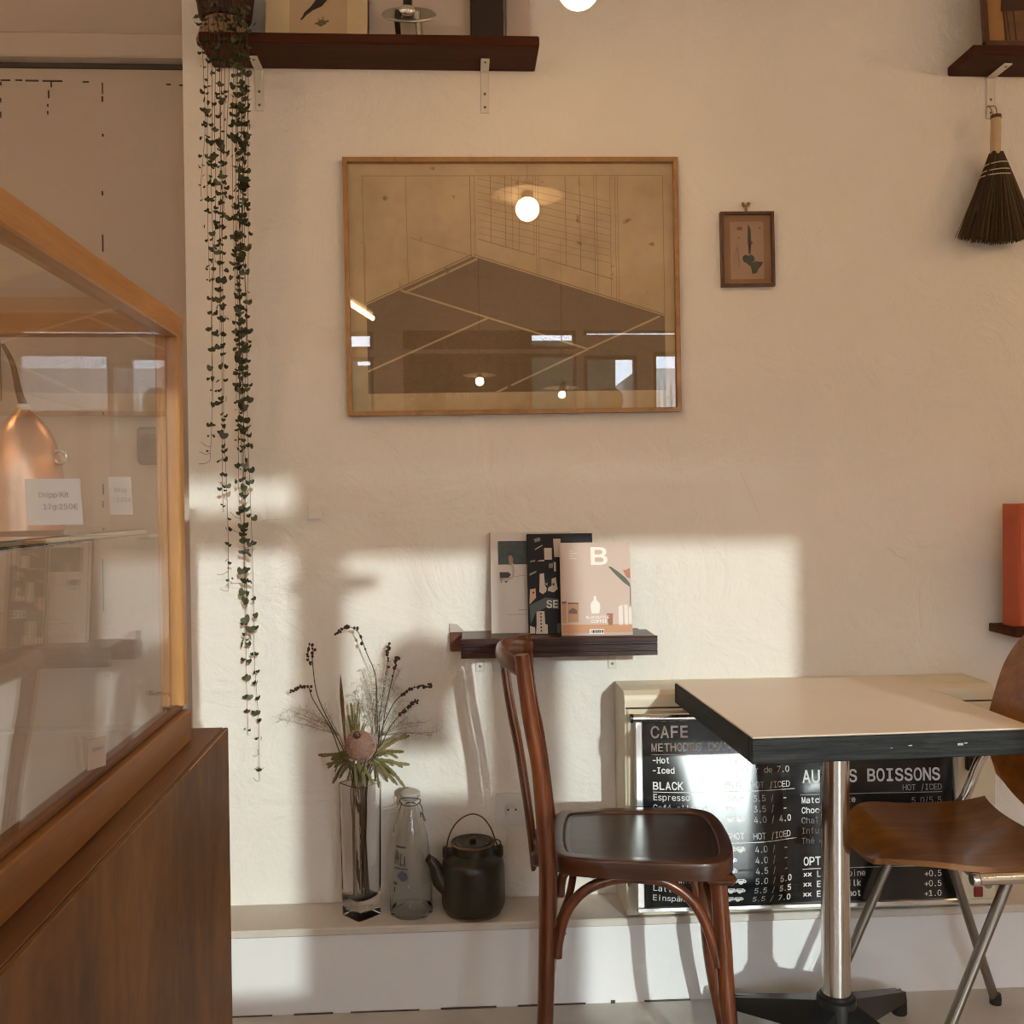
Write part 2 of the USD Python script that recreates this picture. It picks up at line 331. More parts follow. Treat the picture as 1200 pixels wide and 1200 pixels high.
# lettering on the pane of the big window: reads BAR A from inside, mirrored in the picture glass
LETTER = plain('white_vinyl', (0.88, 0.88, 0.86), 0.6)
wl = thing('window_lettering', 'white lettering on the curtained street window', 'lettering', (.085, YF + .003, 1.945), rz=math.pi)
for i, chr_ in enumerate('BAR A L'):
    if chr_ != ' ': obj('letter', text(chr_, .052, i * .067, 0, pitch=.067), LETTER, wl)
# the street: pavement, a hedge-dark terrace opposite, a pale house beyond a gap
ASPH = plain('asphalt', (0.10, 0.10, 0.10), 0.9); HEDGE = plain('ivy_wall', (0.035, 0.045, 0.022), 0.9, var=0.6, scale=4)
PALE = plain('pale_render', (0.62, 0.58, 0.52), 0.9)
struct('floor_street', bx(-30, 30, -40, YF - .15, -.2, -.08), ASPH, label='street pavement outside', cat='ground')
hd = thing('terrace_house', 'dark ivy covered low building across the street', 'building', (0, -22, -.08))
obj('facade', bx(-1.9, 3.9, -3, 0, 0, 5.2), HEDGE, hd); obj('facade', bx(-26, -2.8, -3, 0, 0, 5.2), HEDGE, hd); obj('garden_wall', bx(-2.8, -1.9, -.4, 0, 0, 4.6), HEDGE, hd)
obj('garden_wall', bx(3.9, 4.5, -.4, 0, 0, 3.3), HEDGE, hd)
hp = thing('pale_house', 'pale rendered house with slatted shutters across the street', 'building', (4.5, -22, -.08))
obj('facade', bx(0, 18, -4, 0, 0, 4.5), PALE, hp)
for k in range(10): obj('shutter_slat', bx(.35 + k * .16, .43 + k * .16, 0, .05, .8, 4.2), ROOM, hp)
# ------------------------------------------------------------------ lamps
BULB = glow('opal_bulb', (1.0, 0.62, 0.31), 20.0 * LAMP); BULB2 = glow('opal_bulb_strong', (1.0, 0.62, 0.31), 46.0 * LAMP)
ENAMEL = plain('lamp_enamel', (0.62, 0.56, 0.45), 0.35)
def pendant(loc, label, r=.037, disc=.112, group=None, glow_=None):
    t = thing('pendant_lamp', label, 'lamp', loc)
    obj('bulb', ball((0, 0, 0), r, 3), glow_ or BULB2, t)
    obj('socket', lathe([(0, .030), (.016, .030), (.019, .040), (.019, .082), (.008, .092), (0, .092)], 20), BLACKMETAL, t)
    obj('shade', lathe([(.018, .052), (.06, .050), (disc, .040), (disc + .001, .043), (.06, .056), (.018, .062), (.018, .052)], 48), ENAMEL, t, label='flat enamel disc shade')
    obj('cable', tube([(0, 0, .09), (0, 0, ZC - loc[2])], .003, 6), BLACKMETAL, t)
    return t
pendant((.220, -.68, 2.10), 'small disc-shaded pendant lamp with round bulb at the top of the picture', glow_=BULB)
pendant((.14, -4.35, 2.0), 'pendant lamp near the street window, reflected low in the framed drawing', r=.030, glow_=BULB)
pendant((.66, -3.9, 1.86), 'low pendant lamp towards the door, reflected right of centre in the framed drawing', r=.024, glow_=BULB)
pendant((2.30, -.75, 2.12), 'pendant lamp out of frame on the right above the next table')
pendant((-1.25, -1.5, 2.32), 'pendant lamp out of frame on the left above the counter')
pendant((2.35, -2.0, 2.12), 'pendant lamp out of frame on the right beside the camera')
pendant((2.3, -3.6, 2.12), 'pendant lamp behind the camera near the shop door')
pendant((-1.5, -2.9, 2.12), 'pendant lamp behind the camera above the counter end')
TUBE = glow('warm_tube', (1.0, 0.66, 0.33), 12.0 * LAMP)
t = thing('tube_lamp', 'warm tube lamp under the ceiling, reflected at the left of the framed drawing', 'lamp', (-.60, -3.80, 2.40))
obj('tube', tube([(-.18, .75, 0), (.03, -.36, 0)], .016, 12), TUBE, t)
obj('holder', tube([(-.18, .75, .040), (.03, -.36, .040)], .018, 10), WHITEMETAL, t)
obj('stem', [tube([(-.14, .54, .05), (-.14, .54, ZC - 2.40)], .004, 6), tube([(0, -.20, .05), (0, -.20, ZC - 2.40)], .004, 6)], BLACKMETAL, t)

# ------------------------------------------------------------------ counter cabinet and glass case
P0 = at(267.5, 852, 1.40); ZT = P0[2]; AZ = math.radians(1.5)
cab = thing('counter_cabinet', 'dark brown varnished wooden counter cabinet under the glass case', 'cabinet', (P0[0], P0[1], 0), AZ)
obj('carcass', bx(-.62, -.006, -1.22, -.006, .0, ZT - .03, .003), CABINET, cab)
obj('top_board', bx(-.63, -.0066, -1.23, -.0002, ZT - .030, ZT, .001), DARKPINE, cab)
obj('side_panel', bx(-.0064, 0, -1.22, 0, .02, ZT - .0004, .0012), CABINET, cab)
obj('worn_edge', tube([(-.0004, -.010, ZT - .0008), (-.0003, -.14, ZT - .0009), (-.0005, -.22, ZT - .0008)], .0007, 5), PINE, cab)
case = thing('display_case', 'honey pine framed glass display case on the brown counter', 'display case', (P0[0], P0[1], ZT), AZ)
XS, YB, YN, XW, H, T = -.038, -.074, -1.10, -.52, .0, .030
H = at(220, 371, 1.325)[2] - ZT
CASEFLOOR = plain('case_floor_white', (0.56, 0.50, 0.47), 0.5)
obj('bottom_rail', bx(XS - .028, XS + .005, YN, YB + .004, .0, .042, .002), RAILPINE, case)
obj('glass_bead', bx(XS - .022, XS - .004, YN, YB, .042, .052, .003), DARKPINE, case)
obj('bottom_rail', bx(XW, XS - .03, YB - .028, YB, 0, .0235, .002), CASEFLOOR, case)
obj('top_rail', bx(XS - .026, XS + .002, YN, YB, H - .030, H, .002), PINE, case)
obj('top_rail', bx(XW, XS - .026, YB - .026, YB, H - .028, H, .002), PINEX, case)
obj('top_rail', bx(XW, XW + .026, YN, YB - .026, H - .028, H, .002), PINE, case)
obj('post', bx(XS - .016, XS + .001, YB - .020, YB + .001, .05, H - .028, .002), PINEZ, case)
obj('post', bx(XS - .026, XS - .015, YB - .032, YB, .05, H - .028, .002), PINEZ, case)
obj('post', bx(XW, XW + .026, YB - .026, YB, 0, H - .028, .002), PINEZ, case)
obj('post', bx(XW, XW + .026, YN, YN + .026, 0, H - .028, .002), PINEZ, case)
obj('glass_side', bx(XS - .012, XS - .008, YN, YB - .018, .045, H - .026), PANE, case)
obj('glass_end', bx(XW + .02, XS - .02, YB - .012, YB - .008, .02, H - .02), PANE, case)
obj('glass_top', bx(XW + .01, XS - .02, YN, YB - .02, H - .004, H + .002), PANE, case)
obj('case_floor', bx(XW + .005, XS - .03, YN, YB - .028, .004, .022, .001), CASEFLOOR, case)
ZS = at(195, 617, 1.31)[2] - ZT
obj('glass_shelf', bx(XW + .03, XS - .035, YN, YB - .045, ZS - .010, ZS, .0015), SHELFGLASS, case)
for y in (YB - .05, YB - .55): obj('shelf_peg', tube([(XS - .045, y, ZS - .012), (XS - .02, y, ZS - .012)], .004, 8), CHROME, case)
# what stands in the case
k = at(30, 612, 1.10); k[2] = ZT + ZS
fl = thing('copper_vessel', 'copper cone-shaped vessel with a thin curved stem in the glass case', 'vessel', k)
pr = [(0, 0), (.037, 0), (.0395, .003), (.0398, .02), (.0395, .058), (.0375, .078), (.0335, .095), (.0265, .112), (.0165, .125), (.0075, .133), (.0055, .137), (0, .138)]
obj('body', lathe(pr, 48), COPPER, fl)
obj('collar', lathe([(0, .1355), (.0065, .1345), (.0075, .137), (.0065, .1405), (0, .1405)], 24), plain('pale_collar', (.7, .62, .5), .4), fl, label='pale ring at the neck')
obj('stem', tube(curve([(.000, 0, .139), (-.005, 0, .155), (-.011, 0, .185), (-.021, 0, .206)], 14), np.linspace(.0046, .0022, len(curve([(0, 0, 0)] * 3 + [(0, 0, 1)], 14))), 8), wood('stem_wood', (.10, .05, .02), (.22, .12, .05)), fl)
obj('side_ring', move(trimesh.creation.torus(.007, .0018, 20, 8), (.041, -.008, .082), rx=math.pi / 2), CHROME, fl)
PENCIL = plain('pencil_grey', (.36, .33, .32), .8)
def card(px, py, d, w, h, lean, lines, label, yawz=0.0, paper=None):
    p = at(px, py, d)
    t = thing('price_card', label, 'price card', p, rx=lean, rz=yawz)
    obj('paper', bx(-w / 2, w / 2, -.0006, .0006, 0, h), paper or WHITECARD, t)
    for i, s in enumerate(lines):
        m = text(s, h * .115, -w * .27 + w * .06 * i, h * (.60 - .26 * i), depth=.0003); m.apply_translation([0, -.0007, 0]); obj('handwriting', m, PENCIL, t, label='grey handwriting', kind='stuff')
    return t
p = at(66, 616, .92)
card(65, 615, .93, .050, .043, .12, ['Dripp Kit', '17g 250€'], 'white handwritten price card on the glass shelf in front of the copper vessel')
card(143, 603, 1.18, .026, .045, .15, ['Mug', '125€'], 'small upright price card on the glass shelf near the case post')
p = at(113, 899, 1.0); 
card(113, 900, .985, .022, .030, .05, ['Chouk'], 'small lettered card on the white floor of the case', yawz=math.radians(62), paper=plain('tan_card', (.44, .35, .29), .7))
# dark switch box on the recessed wall behind the case
p = at(187, 523, 2.56)
sw = thing('switch_box', 'dark square switch box on the recessed wall behind the case', 'switch box', (p[0], .13, p[2]))
obj('box', bx(-.048, .048, -.035, 0, -.048, .048, .008), plain('switch_brown', (.055, .043, .036), .6), sw)
obj('rocker', bx(-.025, .025, -.040, -.034, -.03, .03, .003), plain('switch_rocker', (.07, .057, .048), .55), sw)

# ------------------------------------------------------------------ long shelf with pot, prints and holder
YS = -2.43 + 2.29                                   # front of the upper shelves
a, b = at(232, 36, 2.29), at(632, 40, 2.29)
ZU = (a[2] + b[2]) / 2 - .002; ZB = ZU - .024
sh = thing('wall_shelf', 'long red-brown wooden wall shelf at the top left', 'shelf', (0, 0, 0))
obj('board', bx(a[0], b[0], YS, -.001, ZB, ZU, .003), SHELFRED, sh)
def bracket(t, px, zc, drop=.095, reach=.075, w=.0205, lean=0.0):
    x = px
    b_ = obj('bracket', [bx(x - w / 2, x + w / 2, -.0045, -.0005, zc - drop, zc - .001, .001), bx(x - w / 2, x + w / 2, -reach, -.0005, zc - .005, zc - .0008, .001)], WHITEMETAL, t, label='white metal angle bracket')
    for z in (zc - drop + .014, zc - drop * .55): obj('screw', move(lathe([(0, 0), (.0035, 0), (.0028, .0016), (0, .002)], 12), (x, -.0046, z), rx=math.pi / 2), SCREW, b_)
    obj('screw', move(lathe([(0, 0), (.0035, 0), (.0028, .0016), (0, .002)], 12), (x, -reach + .012, zc - .005), rx=math.pi), SCREW, b_)
bracket(sh, at(568, 100, 2.43)[0], ZB, drop=.103)
bracket(sh, at(304, 100, 2.43)[0], ZB, drop=.103)
# bird print
PAPER = plain('aged_paper', (0.60, 0.47, 0.29), 0.7, var=0.06, scale=14); PAPER2 = plain('aged_paper_inner', (0.47, 0.345, 0.225), 0.7, var=0.05, scale=14)
x0, x1 = at(310, 30, 2.36)[0], at(430, 30, 2.36)[0]
bp = thing('bird_print', 'old print of a small dark bird on beige card leaning on the upper shelf', 'print', ((x0 + x1) / 2, -.062, ZU), rx=-.12)
w = x1 - x0
obj('card', bx(-w / 2, w / 2, -.0015, .0015, 0, .30), PAPER, bp)
obj('print', bx(-w / 2 + .056, w / 2 - .048, -.0021, -.0015, .0, .25), PAPER2, bp)
SPLIT = ('cover_blocks', 'cover_shapes', 'paper_bags', 'bag_folds', 'glassware')
def flat(polys, mt, parent, y, name, label=None, h=.0005):
    if name in SPLIT: return [obj(name, prism(q if hasattr(q, 'geom_type') else Polygon(q), h, 'y', y), mt, parent) for q in polys]
    return obj(name, prism(shapely.union_all([q if hasattr(q, 'geom_type') else Polygon(q) for q in polys]), h, 'y', y), mt, parent, label)
q = lambda px, py: ((px - 370) / F * 2.36, (56 - py) / F * 2.36)
flat([[q(352, 22), q(357, 17), q(366, 10), q(376, 5), q(383, -4), q(388, -12), q(384, -18), q(376, -14), q(370, -4), q(363, 6), q(356, 13)], seg(q(352, 22), q(358, 15), .004)], plain('bird_ink', (.03, .025, .022), .8), bp, -.0021, 'bird')
flat([seg(q(368, 27), q(384, 23), .004), seg(q(372, 20), q(376, 30), .002), seg(q(377, 18), q(380, 27), .002), Polygon([q(369, 26), q(376, 21), q(381, 26), q(374, 30)])], plain('twig_ink', (.14, .12, .06), .8), bp, -.0021, 'twig')
# pale card and tall dark upright
x0, x1 = at(432, 30, 2.39)[0], at(551, 30, 2.39)[0]
pc = thing('pale_card', 'plain pale card leaning on the wall behind the metal holder', 'card', ((x0 + x1) / 2, -.030, ZU), rx=-.075)
obj('card', bx(-(x1 - x0) / 2, (x1 - x0) / 2, -.001, .001, 0, .30), plain('pale_card_paper', (.62, .53, .46), .7), pc)
p = at(478, 38, 2.34)
hs = thing('metal_holder', 'small shiny metal holder with an oval plate on the upper shelf', 'holder', (p[0], p[1], ZU))
GREYM = plain('tin', (.42, .39, .34), .35, 1.0)
pl = lathe([(0, 0), (.058, .002), (.064, .006), (.062, .009), (0, .006)], 40); pl.vertices *= [1, .55, 1]
obj('plate', move(pl, (.003, 0, .062), rx=.9), GREYM, hs)
obj('hub', ball((0, -.022, .067), .017, 2, (1.25, .7, .8)), CHROME, hs)
obj('stem', tube([(.0, -.014, .068), (.001, -.004, .11), (.004, 0, .20)], [.011, .011, .008], 12), BLACKMETAL, hs)
obj('leg', tube([(.022, -.02, .066), (.026, -.01, .03), (.029, -.008, .003)], [.009, .008, .009], 10), GREYM, hs)
obj('leg', tube([(-.021, -.02, .068), (-.024, -.014, .045), (-.022, .03, .003)], [.008, .007, .006], 10), BLACKMETAL, hs)
x0, x1 = at(552, 30, 2.36)[0], at(590, 30, 2.36)[0]
db = thing('dark_box', 'tall dark brown box standing on the upper shelf', 'box', ((x0 + x1) / 2, -.05, ZU))
obj('body', bx(-(x1 - x0) / 2, (x1 - x0) / 2, -.028, .028, 0, .22, .002), plain('espresso_brown', (.022, .010, .007), .55), db)
obj('lid', bx(-(x1 - x0) / 2 - .001, (x1 - x0) / 2 + .001, -.029, .029, .2205, .245, .002), plain('espresso_brown_lid', (.026, .012, .008), .55), db)
x0, x1 = at(600, 30, 2.41)[0], at(621, 30, 2.41)[0]
pc = thing('narrow_card', 'narrow pinkish card at the right end of the upper shelf', 'card', ((x0 + x1) / 2, -.018, ZU), rx=-.05)
obj('card', bx(-.035, .022, -.001, .001, 0, .26), plain('pinkish_card', (.58, .47, .41), .7), pc)

# shelf at the upper right
a = at(1140, 52, 2.305); ZU2 = a[2]
s2 = thing('wall_shelf', 'short red-brown wall shelf at the top right above the broom', 'shelf', (0, 0, 0))
obj('board', bx(a[0], a[0] + .75, a[1], -.001, ZU2 - .024, ZU2, .003), SHELFRED, s2)
xb = at(1160, 110, 2.43)[0]
bracket(s2, xb, ZU2 - .024, drop=.105, reach=.085)
bracket(s2, xb + .50, ZU2 - .024, drop=.105, reach=.085)
p = at(1148, 51, 2.35)
fp = thing('leaning_picture', 'brown framed picture leaning on the shelf at the top right', 'picture', (p[0], p[1] - .02, ZU2), rx=-.10)
obj('frame', [bx(0, .30, -.008, .008, 0, .02, .002), bx(0, .012, -.008, .008, 0, .34, .002), bx(.288, .30, -.008, .008, 0, .34, .002), bx(0, .30, -.008, .008, .325, .34, .002)], FRAMEDARK, fp)
obj('mount', bx(.005, .295, -.003, .005, .004, .335), plain('ochre_mount', (.30, .155, .045), .6, var=.1), fp)
obj('print', bx(.052, .25, -.004, -.0028, .012, .30), plain('brown_print', (.145, .066, .03), .6, var=.25, scale=25), fp)
flat([seg((.055, .02), (.05, .12), .003), seg((.08, .01), (.075, .13), .003), seg((.066, .012), (.058, .10), .002), Polygon([(.045, .095), (.12, .10), (.13, .14), (.05, .15)])], plain('print_ink', (.05, .022, .012), .8), fp, -.0042, 'ink')

# broom on the bracket
h = at(1167, 137, 2.385)
br = thing('hand_broom', 'natural bristle hand broom hanging from the right shelf bracket', 'broom', (h[0], -.045, h[2]))
k = 2.385 / F
obj('handle', tube([(.0, 0, 0), (0, 0, -.02), (-.001, 0, -.06), (-.0015, 0, -.094)], [.0115, .0125, .0125, .0125], 16), plain('pale_wood_handle', (.52, .37, .23), .5, var=.08), br)
obj('cap', tube([(0, 0, .004), (0, 0, -.004)], .0132, 16), FRAMEDARK, br)
obj('cord', tube(curve([(-.004, 0, 0), (-.010, .010, .03), (-.004, .030, .036), (.004, .010, .03), (.004, 0, 0)], 18), .0015, 6), plain('hemp', (.35, .26, .16), .8), br)
BR1, BR2 = plain('bristle_dark', (.050, .030, .013), .8), plain('bristle_light', (.125, .080, .034), .8)
for mt, n, sd in ((BR1, 520, 1), (BR2, 240, 2)):
    g = np.random.default_rng(sd); out = []
    for _ in range(n):
        u = g.uniform(-1, 1); v = g.uniform(-1, 1); z = -.222 - .012 * (1 - u * u) - g.uniform(0, .012)
        P = [(u * .012, v * .010, -.088), (u * .036, v * .019, -.155), (u * (.095 + g.normal(0, .003)), v * .021 - .004, -.250 - .055 * (1 - .25 * u * u) - g.uniform(0, .010))]
        out.append(tube(curve(P, 4), [.0016, .0014, .0013, .0011, .0008][:len(curve(P, 4))], 4))
    obj('bristles', out, mt, br, kind='stuff')
for z, w in ((-.118, .0275), (-.135, .034), (-.147, .0395)):
    th = np.linspace(0, 2 * np.pi, 33)[:-1]
    obj('binding', tube(np.stack([w * np.cos(th), .0235 * np.sin(th), np.full(32, z) + .003 * np.cos(th)], 1), .0014, 6, closed=True), plain('binding_white', (.55, .47, .37), .7), br, label='pale binding wire')

# orange-red board on a brown ledge at the right edge
p = at(1187, 587, 2.33); p2 = at(1192, 737, 2.33)
lg = thing('picture_ledge', 'dark brown little picture ledge at the right edge', 'ledge', (0, 0, 0))
q1 = at(1184, 741, 2.33)
obj('ledge', bx(q1[0], q1[0] + .5, -.115, -.001, q1[2] - .010, q1[2] + .011, .002), SHELFRED, lg)
obj('lip', bx(q1[0], q1[0] + .5, -.123, -.115, q1[2] - .010, q1[2] + .017, .002), SHELFRED, lg)
ob = thing('orange_board', 'orange-red painted board standing on the ledge at the right edge', 'board', (p2[0] + .002, -.098, q1[2] + .0115))
RED = plain('orange_red', (.46, .085, .028), .5, var=.06)
obj('panel', bx(0, .36, -.010, .012, 0, .303, .003), RED, ob)
obj('side', bx(-.003, .0, -.009, .060, 0, .303, .001), RED, ob)
obj('rim', bx(-.002, .36, -.0125, -.0102, .293, .304, .001), RED, ob)
# ------------------------------------------------------------------ large framed drawing
c = at(602, 335, 2.412)
fp = thing('framed_drawing', 'large thin oak framed aged architectural drawing under glass', 'picture', (c[0], -.001, c[2]), ry=-.0075)
S = 2.412 / F
w2, h2 = 196 * S, 149.5 * S
def pq(px, py): return ((px - 602) * S, (335 - py) * S)
fr = rect(-w2, -h2, w2, h2).difference(rect(-w2 + .011, -h2 + .011, w2 - .011, h2 - .011))
obj('frame', prism(fr, .022, 'y', 0), FRAMEWOOD, fp)
obj('backing', bx(-w2 + .003, w2 - .003, -.004, -.001, -h2 + .003, h2 - .003), FRAMEDARK, fp)
n = {'tc': ('texture_coordinate', {}), 'a': ('noise_texture', dict(scale=3.2, detail=6.0, roughness=0.65)), 's': ('noise_texture', dict(scale=34.0, detail=2.0)),
     'r': ('rgb_ramp', {'ramp': [(.30, (.36, .25, .13)), (.62, (.56, .43, .255))]}), 'sr': ('rgb_ramp', {'ramp': [(.70, (1, 1, 1)), (.78, (.45, .36, .26))]}),
     'm': ('mix_color', dict(blend_type='multiply', fac=1.0)), 'p': ('principled_bsdf', dict(roughness=.8))}
AGED = mat('aged_drawing_paper', n, [('tc.object', 'a.vector'), ('tc.object', 's.vector'), ('a.fac', 'r.fac'), ('s.fac', 'sr.fac'), ('r.color', 'm.a'), ('sr.color', 'm.b'), ('m.result', 'p.base_color')])
n = dict(n); n['mp'] = ('mapping', dict(scale=(3.0, 1.0, 9.0), rotation=(0, .35, 0))); n['s'] = ('noise_texture', dict(scale=60.0, detail=5.0, roughness=.7)); n['r'] = ('rgb_ramp', {'ramp': [(.3, (.185, .122, .066)), (.7, (.25, .168, .096))]}); n['sr'] = ('rgb_ramp', {'ramp': [(.35, (.72, .72, .72)), (.65, (1, 1, 1))]})
HATCH = mat('hatched_floor_ink', n, [('tc.object', 'a.vector'), ('tc.object', 'mp.vector'), ('mp.vector', 's.vector'), ('a.fac', 'r.fac'), ('s.fac', 'sr.fac'), ('r.color', 'm.a'), ('sr.color', 'm.b'), ('m.result', 'p.base_color')])
LINE = plain('pencil_line', (.20, .13, .07), .8)
paper = obj('paper', bx(-w2 + .010, w2 - .010, -.0062, -.004, -h2 + .010, h2 - .010), AGED, fp)
joints = [seg(pq(470, 338), pq(689, 409), .0048), seg(pq(429, 433), pq(571, 371.5), .0048), seg(pq(572, 462), pq(689, 409), .0048), seg(pq(687, 409.5), pq(775, 371), .0048), seg(pq(474, 341), pq(560, 302), .0052)]
floor = Polygon([pq(430, 355), pq(555, 299), pq(781, 371), pq(781, 458), pq(430, 458.5)])
f2 = floor
for j in joints: f2 = f2.difference(j)
flat([f2], HATCH, paper, -.0062, 'drawn_floor', h=.0002)
LN = []
def ln(a, b, w=.0011): LN.append(seg(pq(*a), pq(*b), w))
ln((428, 205), (781, 205)); ln((428, 205), (428, 356)); ln((781, 205), (781, 371)); ln((780, 371), (780, 458), .0008); ln((430, 458), (781, 458), .0008)
ln((478, 205), (479, 330)); ln((482, 277), (552, 298)); ln((553, 205), (553, 300), .0016); ln((558, 205), (558, 297))
for x, b in ((577, 283), (594, 289), (602, 291), (610, 293), (627, 298), (630, 326), (633, 327), (665, 310), (682, 316), (699, 348), (702, 349), (718, 352), (724, 354), (727, 355)): ln((x, 205), (x, b), .0013 if x in (577, 594, 665, 682) else .0009)
ln((562, 279), (628, 298), .0016); ln((634, 301), (720, 327), .0016)
for k in range(14):
    y = 200 + k * 8.0
    a, b = 562, 718
    ya, yb = y, y + 36
    if ya < 206: a = 562 + (206 - ya) / 36 * 156; ya = 206
    top = lambda x: 280 + (x - 562) * .30
    if k < 10: ln((a, ya), (b, yb), .0008)
ln((430, 353), (554, 297), .0022); ln((556, 297), (781, 369), .0018); ln((728, 352), (781, 369), .0009)
flat(LN, LINE, paper, -.0062, 'drawn_lines', h=.0003)
obj('glass', bx(-w2 + .010, w2 - .010, -.0125, -.0105, -h2 + .010, h2 - .010), PANE2, fp)

# small framed print with a hanging clip
c = at(876, 292, 2.42); S2 = 2.42 / F
sp = thing('small_picture', 'small dark framed print with a plant motif and brass hanger', 'picture', (c[0], -.001, c[2]), ry=-.014)
w2, h2 = 32 * S2, 44 * S2
obj('frame', prism(rect(-w2, -h2, w2, h2).difference(rect(-w2 + .0065, -h2 + .0065, w2 - .0065, h2 - .0065)), .014, 'y', 0), FRAMEDARK, sp)
obj('mount', bx(-w2 + .004, w2 - .004, -.005, -.001, -h2 + .004, h2 - .004), plain('tan_mount', (.26, .12, .038), .7, var=.1, scale=20), sp)
q = lambda px, py: ((px - 876) * S2, (292 - py) * S2)
pr = flat([[q(856, 259), q(896, 259), q(896, 327), q(856, 327)]], plain('pinkish_print', (.36, .22, .135), .7, var=.08), sp, -.005, 'print')
flat([[q(877.5, 262), q(880.5, 268), q(881, 285), q(880, 297), q(878, 297), q(877, 280)], [q(870, 301), q(874, 298), q(877, 300), q(880, 298), q(884, 300), q(885, 305), q(880, 308), q(886, 306), q(895, 307), q(893, 311), q(889, 315), q(887, 320), q(882, 321), q(880, 312), q(875, 308), q(871, 306)]],
     plain('print_green_black', (.035, .04, .025), .8), pr, -.0056, 'plant_motif')
flat([[q(864, 266), q(870, 265), q(871, 269), q(865, 269)], [q(890, 266), q(893, 266), q(892, 269)], [q(865, 277), q(867, 277), q(867, 279), q(865, 279)], [q(888, 282), q(889.5, 282), q(889, 284)], [q(876, 283), q(883, 282), q(883, 286), q(877, 287)]],
     plain('print_red', (.22, .055, .03), .8), pr, -.0056, 'red_spots')
flat([seg(q(864, 288), q(867, 312), .0018), seg(q(863, 290), q(859, 308), .0012), seg(q(864, 290), q(862, 310), .0012), seg(q(865, 290), q(865, 314), .0012)], LINE, pr, -.0056, 'grass_motif')
obj('glass', bx(-w2 + .005, w2 - .005, -.0095, -.008, -h2 + .005, h2 - .005), PANE2, sp)
BRASS = plain('old_brass', (.40, .26, .12), .35, 1.0)
obj('hanger', [bx(-.003, .003, -.006, -.001, h2 - .002, h2 + .016, .001), bx(-.009, .009, -.005, -.001, h2 + .015, h2 + .020, .0012), ball((-.007, -.003, h2 + .022), .004, 2), ball((.007, -.003, h2 + .022), .004, 2)], BRASS, sp)

# ------------------------------------------------------------------ low dark shelf with three magazines
YL = -2.43 + 2.285
a, b = at(540, 748, 2.29), at(770, 746, 2.29); ZM = at(650, 747, 2.29)[2]; zb = at(650, 769.5, 2.29)[2]
lo = thing('book_shelf', 'dark moulded mahogany shelf holding three magazines', 'shelf', (0, 0, 0))
obj('board', bx(a[0] + .002, b[0] - .002, YL + .012, -.024, ZM - .014, ZM, .002), SHELFDARK, lo)
H0 = ZM - zb
prof = [(0, 0), (.012, 0), (.012, H0), (.002, H0), (0, H0 - .003), (0, H0 - .012), (.003, H0 - .013), (.003, H0 - .018), (0, H0 - .019), (0, H0 - .029), (.003, H0 - .030), (.003, H0 - .034), (0, H0 - .035)]
m = prism([(y, z) for y, z in prof], b[0] - a[0]); v = m.vertices.copy(); m.vertices = np.stack([v[:, 2] + a[0], v[:, 0] + YL, v[:, 1] + zb], 1)
obj('moulding', m, SHELFDARK, lo, smooth=20)
x0 = at(527, 750, 2.405)[0]
obj('wall_cleat', bx(x0, b[0] - .02, -.024, -.0005, zb - .002, ZM, .002), wood('cleat_redbrown', (.07, .02, .010), (.16, .05, .022), .4, .2, (1.2, 14, 14), 3), lo)
obj('corner_block', prism([(x0 + .001, ZM), (x0 + .036, ZM), (x0 + .030, ZM + .006), (x0 + .018, ZM + .018), (x0 + .001, ZM + .020)], .010, 'y', -.003), plain('plate_pinkish', (.50, .42, .38), .4), lo, label='pale end plate at the left')
for px in (562.5, 717.5):
    x = at(px, 785, 2.43)[0]
    bk = obj('bracket', [bx(x - .0105, x + .0105, -.004, -.0005, zb - .055, zb + .01, .001), bx(x - .0105, x + .0105, -.08, -.0005, zb - .004, zb - .0005, .001)], WHITEMETAL, lo, label='white metal angle bracket')
    obj('screw', move(lathe([(0, 0), (.0035, 0), (0, .002)], 12), (x, -.0041, zb - .042), rx=math.pi / 2), SCREW, bk)

def magazine(label, pxl, pxr, pyt, d, thick, lean, cover_mat, rz=0.0, z0=None):
    p = at((pxl + pxr) / 2, 747, d); S = d / F
    t = thing('magazine', label, 'magazine', (p[0], p[1], ZM + .0005), rx=lean, rz=rz, group=None)
    w = (pxr - pxl) * S; h = (747 - pyt) * S / math.cos(lean)
    cov = prism(rect(-w / 2, 0, w / 2, h), .0006, 'y', .0)
    obj('front_cover', cov, cover_mat, t)
    obj('pages', bx(-w / 2 + .001, w / 2 - .0005, .0002, thick - .0004, .001, h - .001), plain('page_white_%d' % int(pxl), (.62, .57, .50), .8), t)
    obj('back_cover', bx(-w / 2, w / 2, thick - .0004, thick, 0, h), cover_mat, t)
    return t, (lambda px, py: ((px - (pxl + pxr) / 2) * S, (747 - py) * S)), w, h
LN_ = lambda n, c, r=.5: plain(n, c, r)
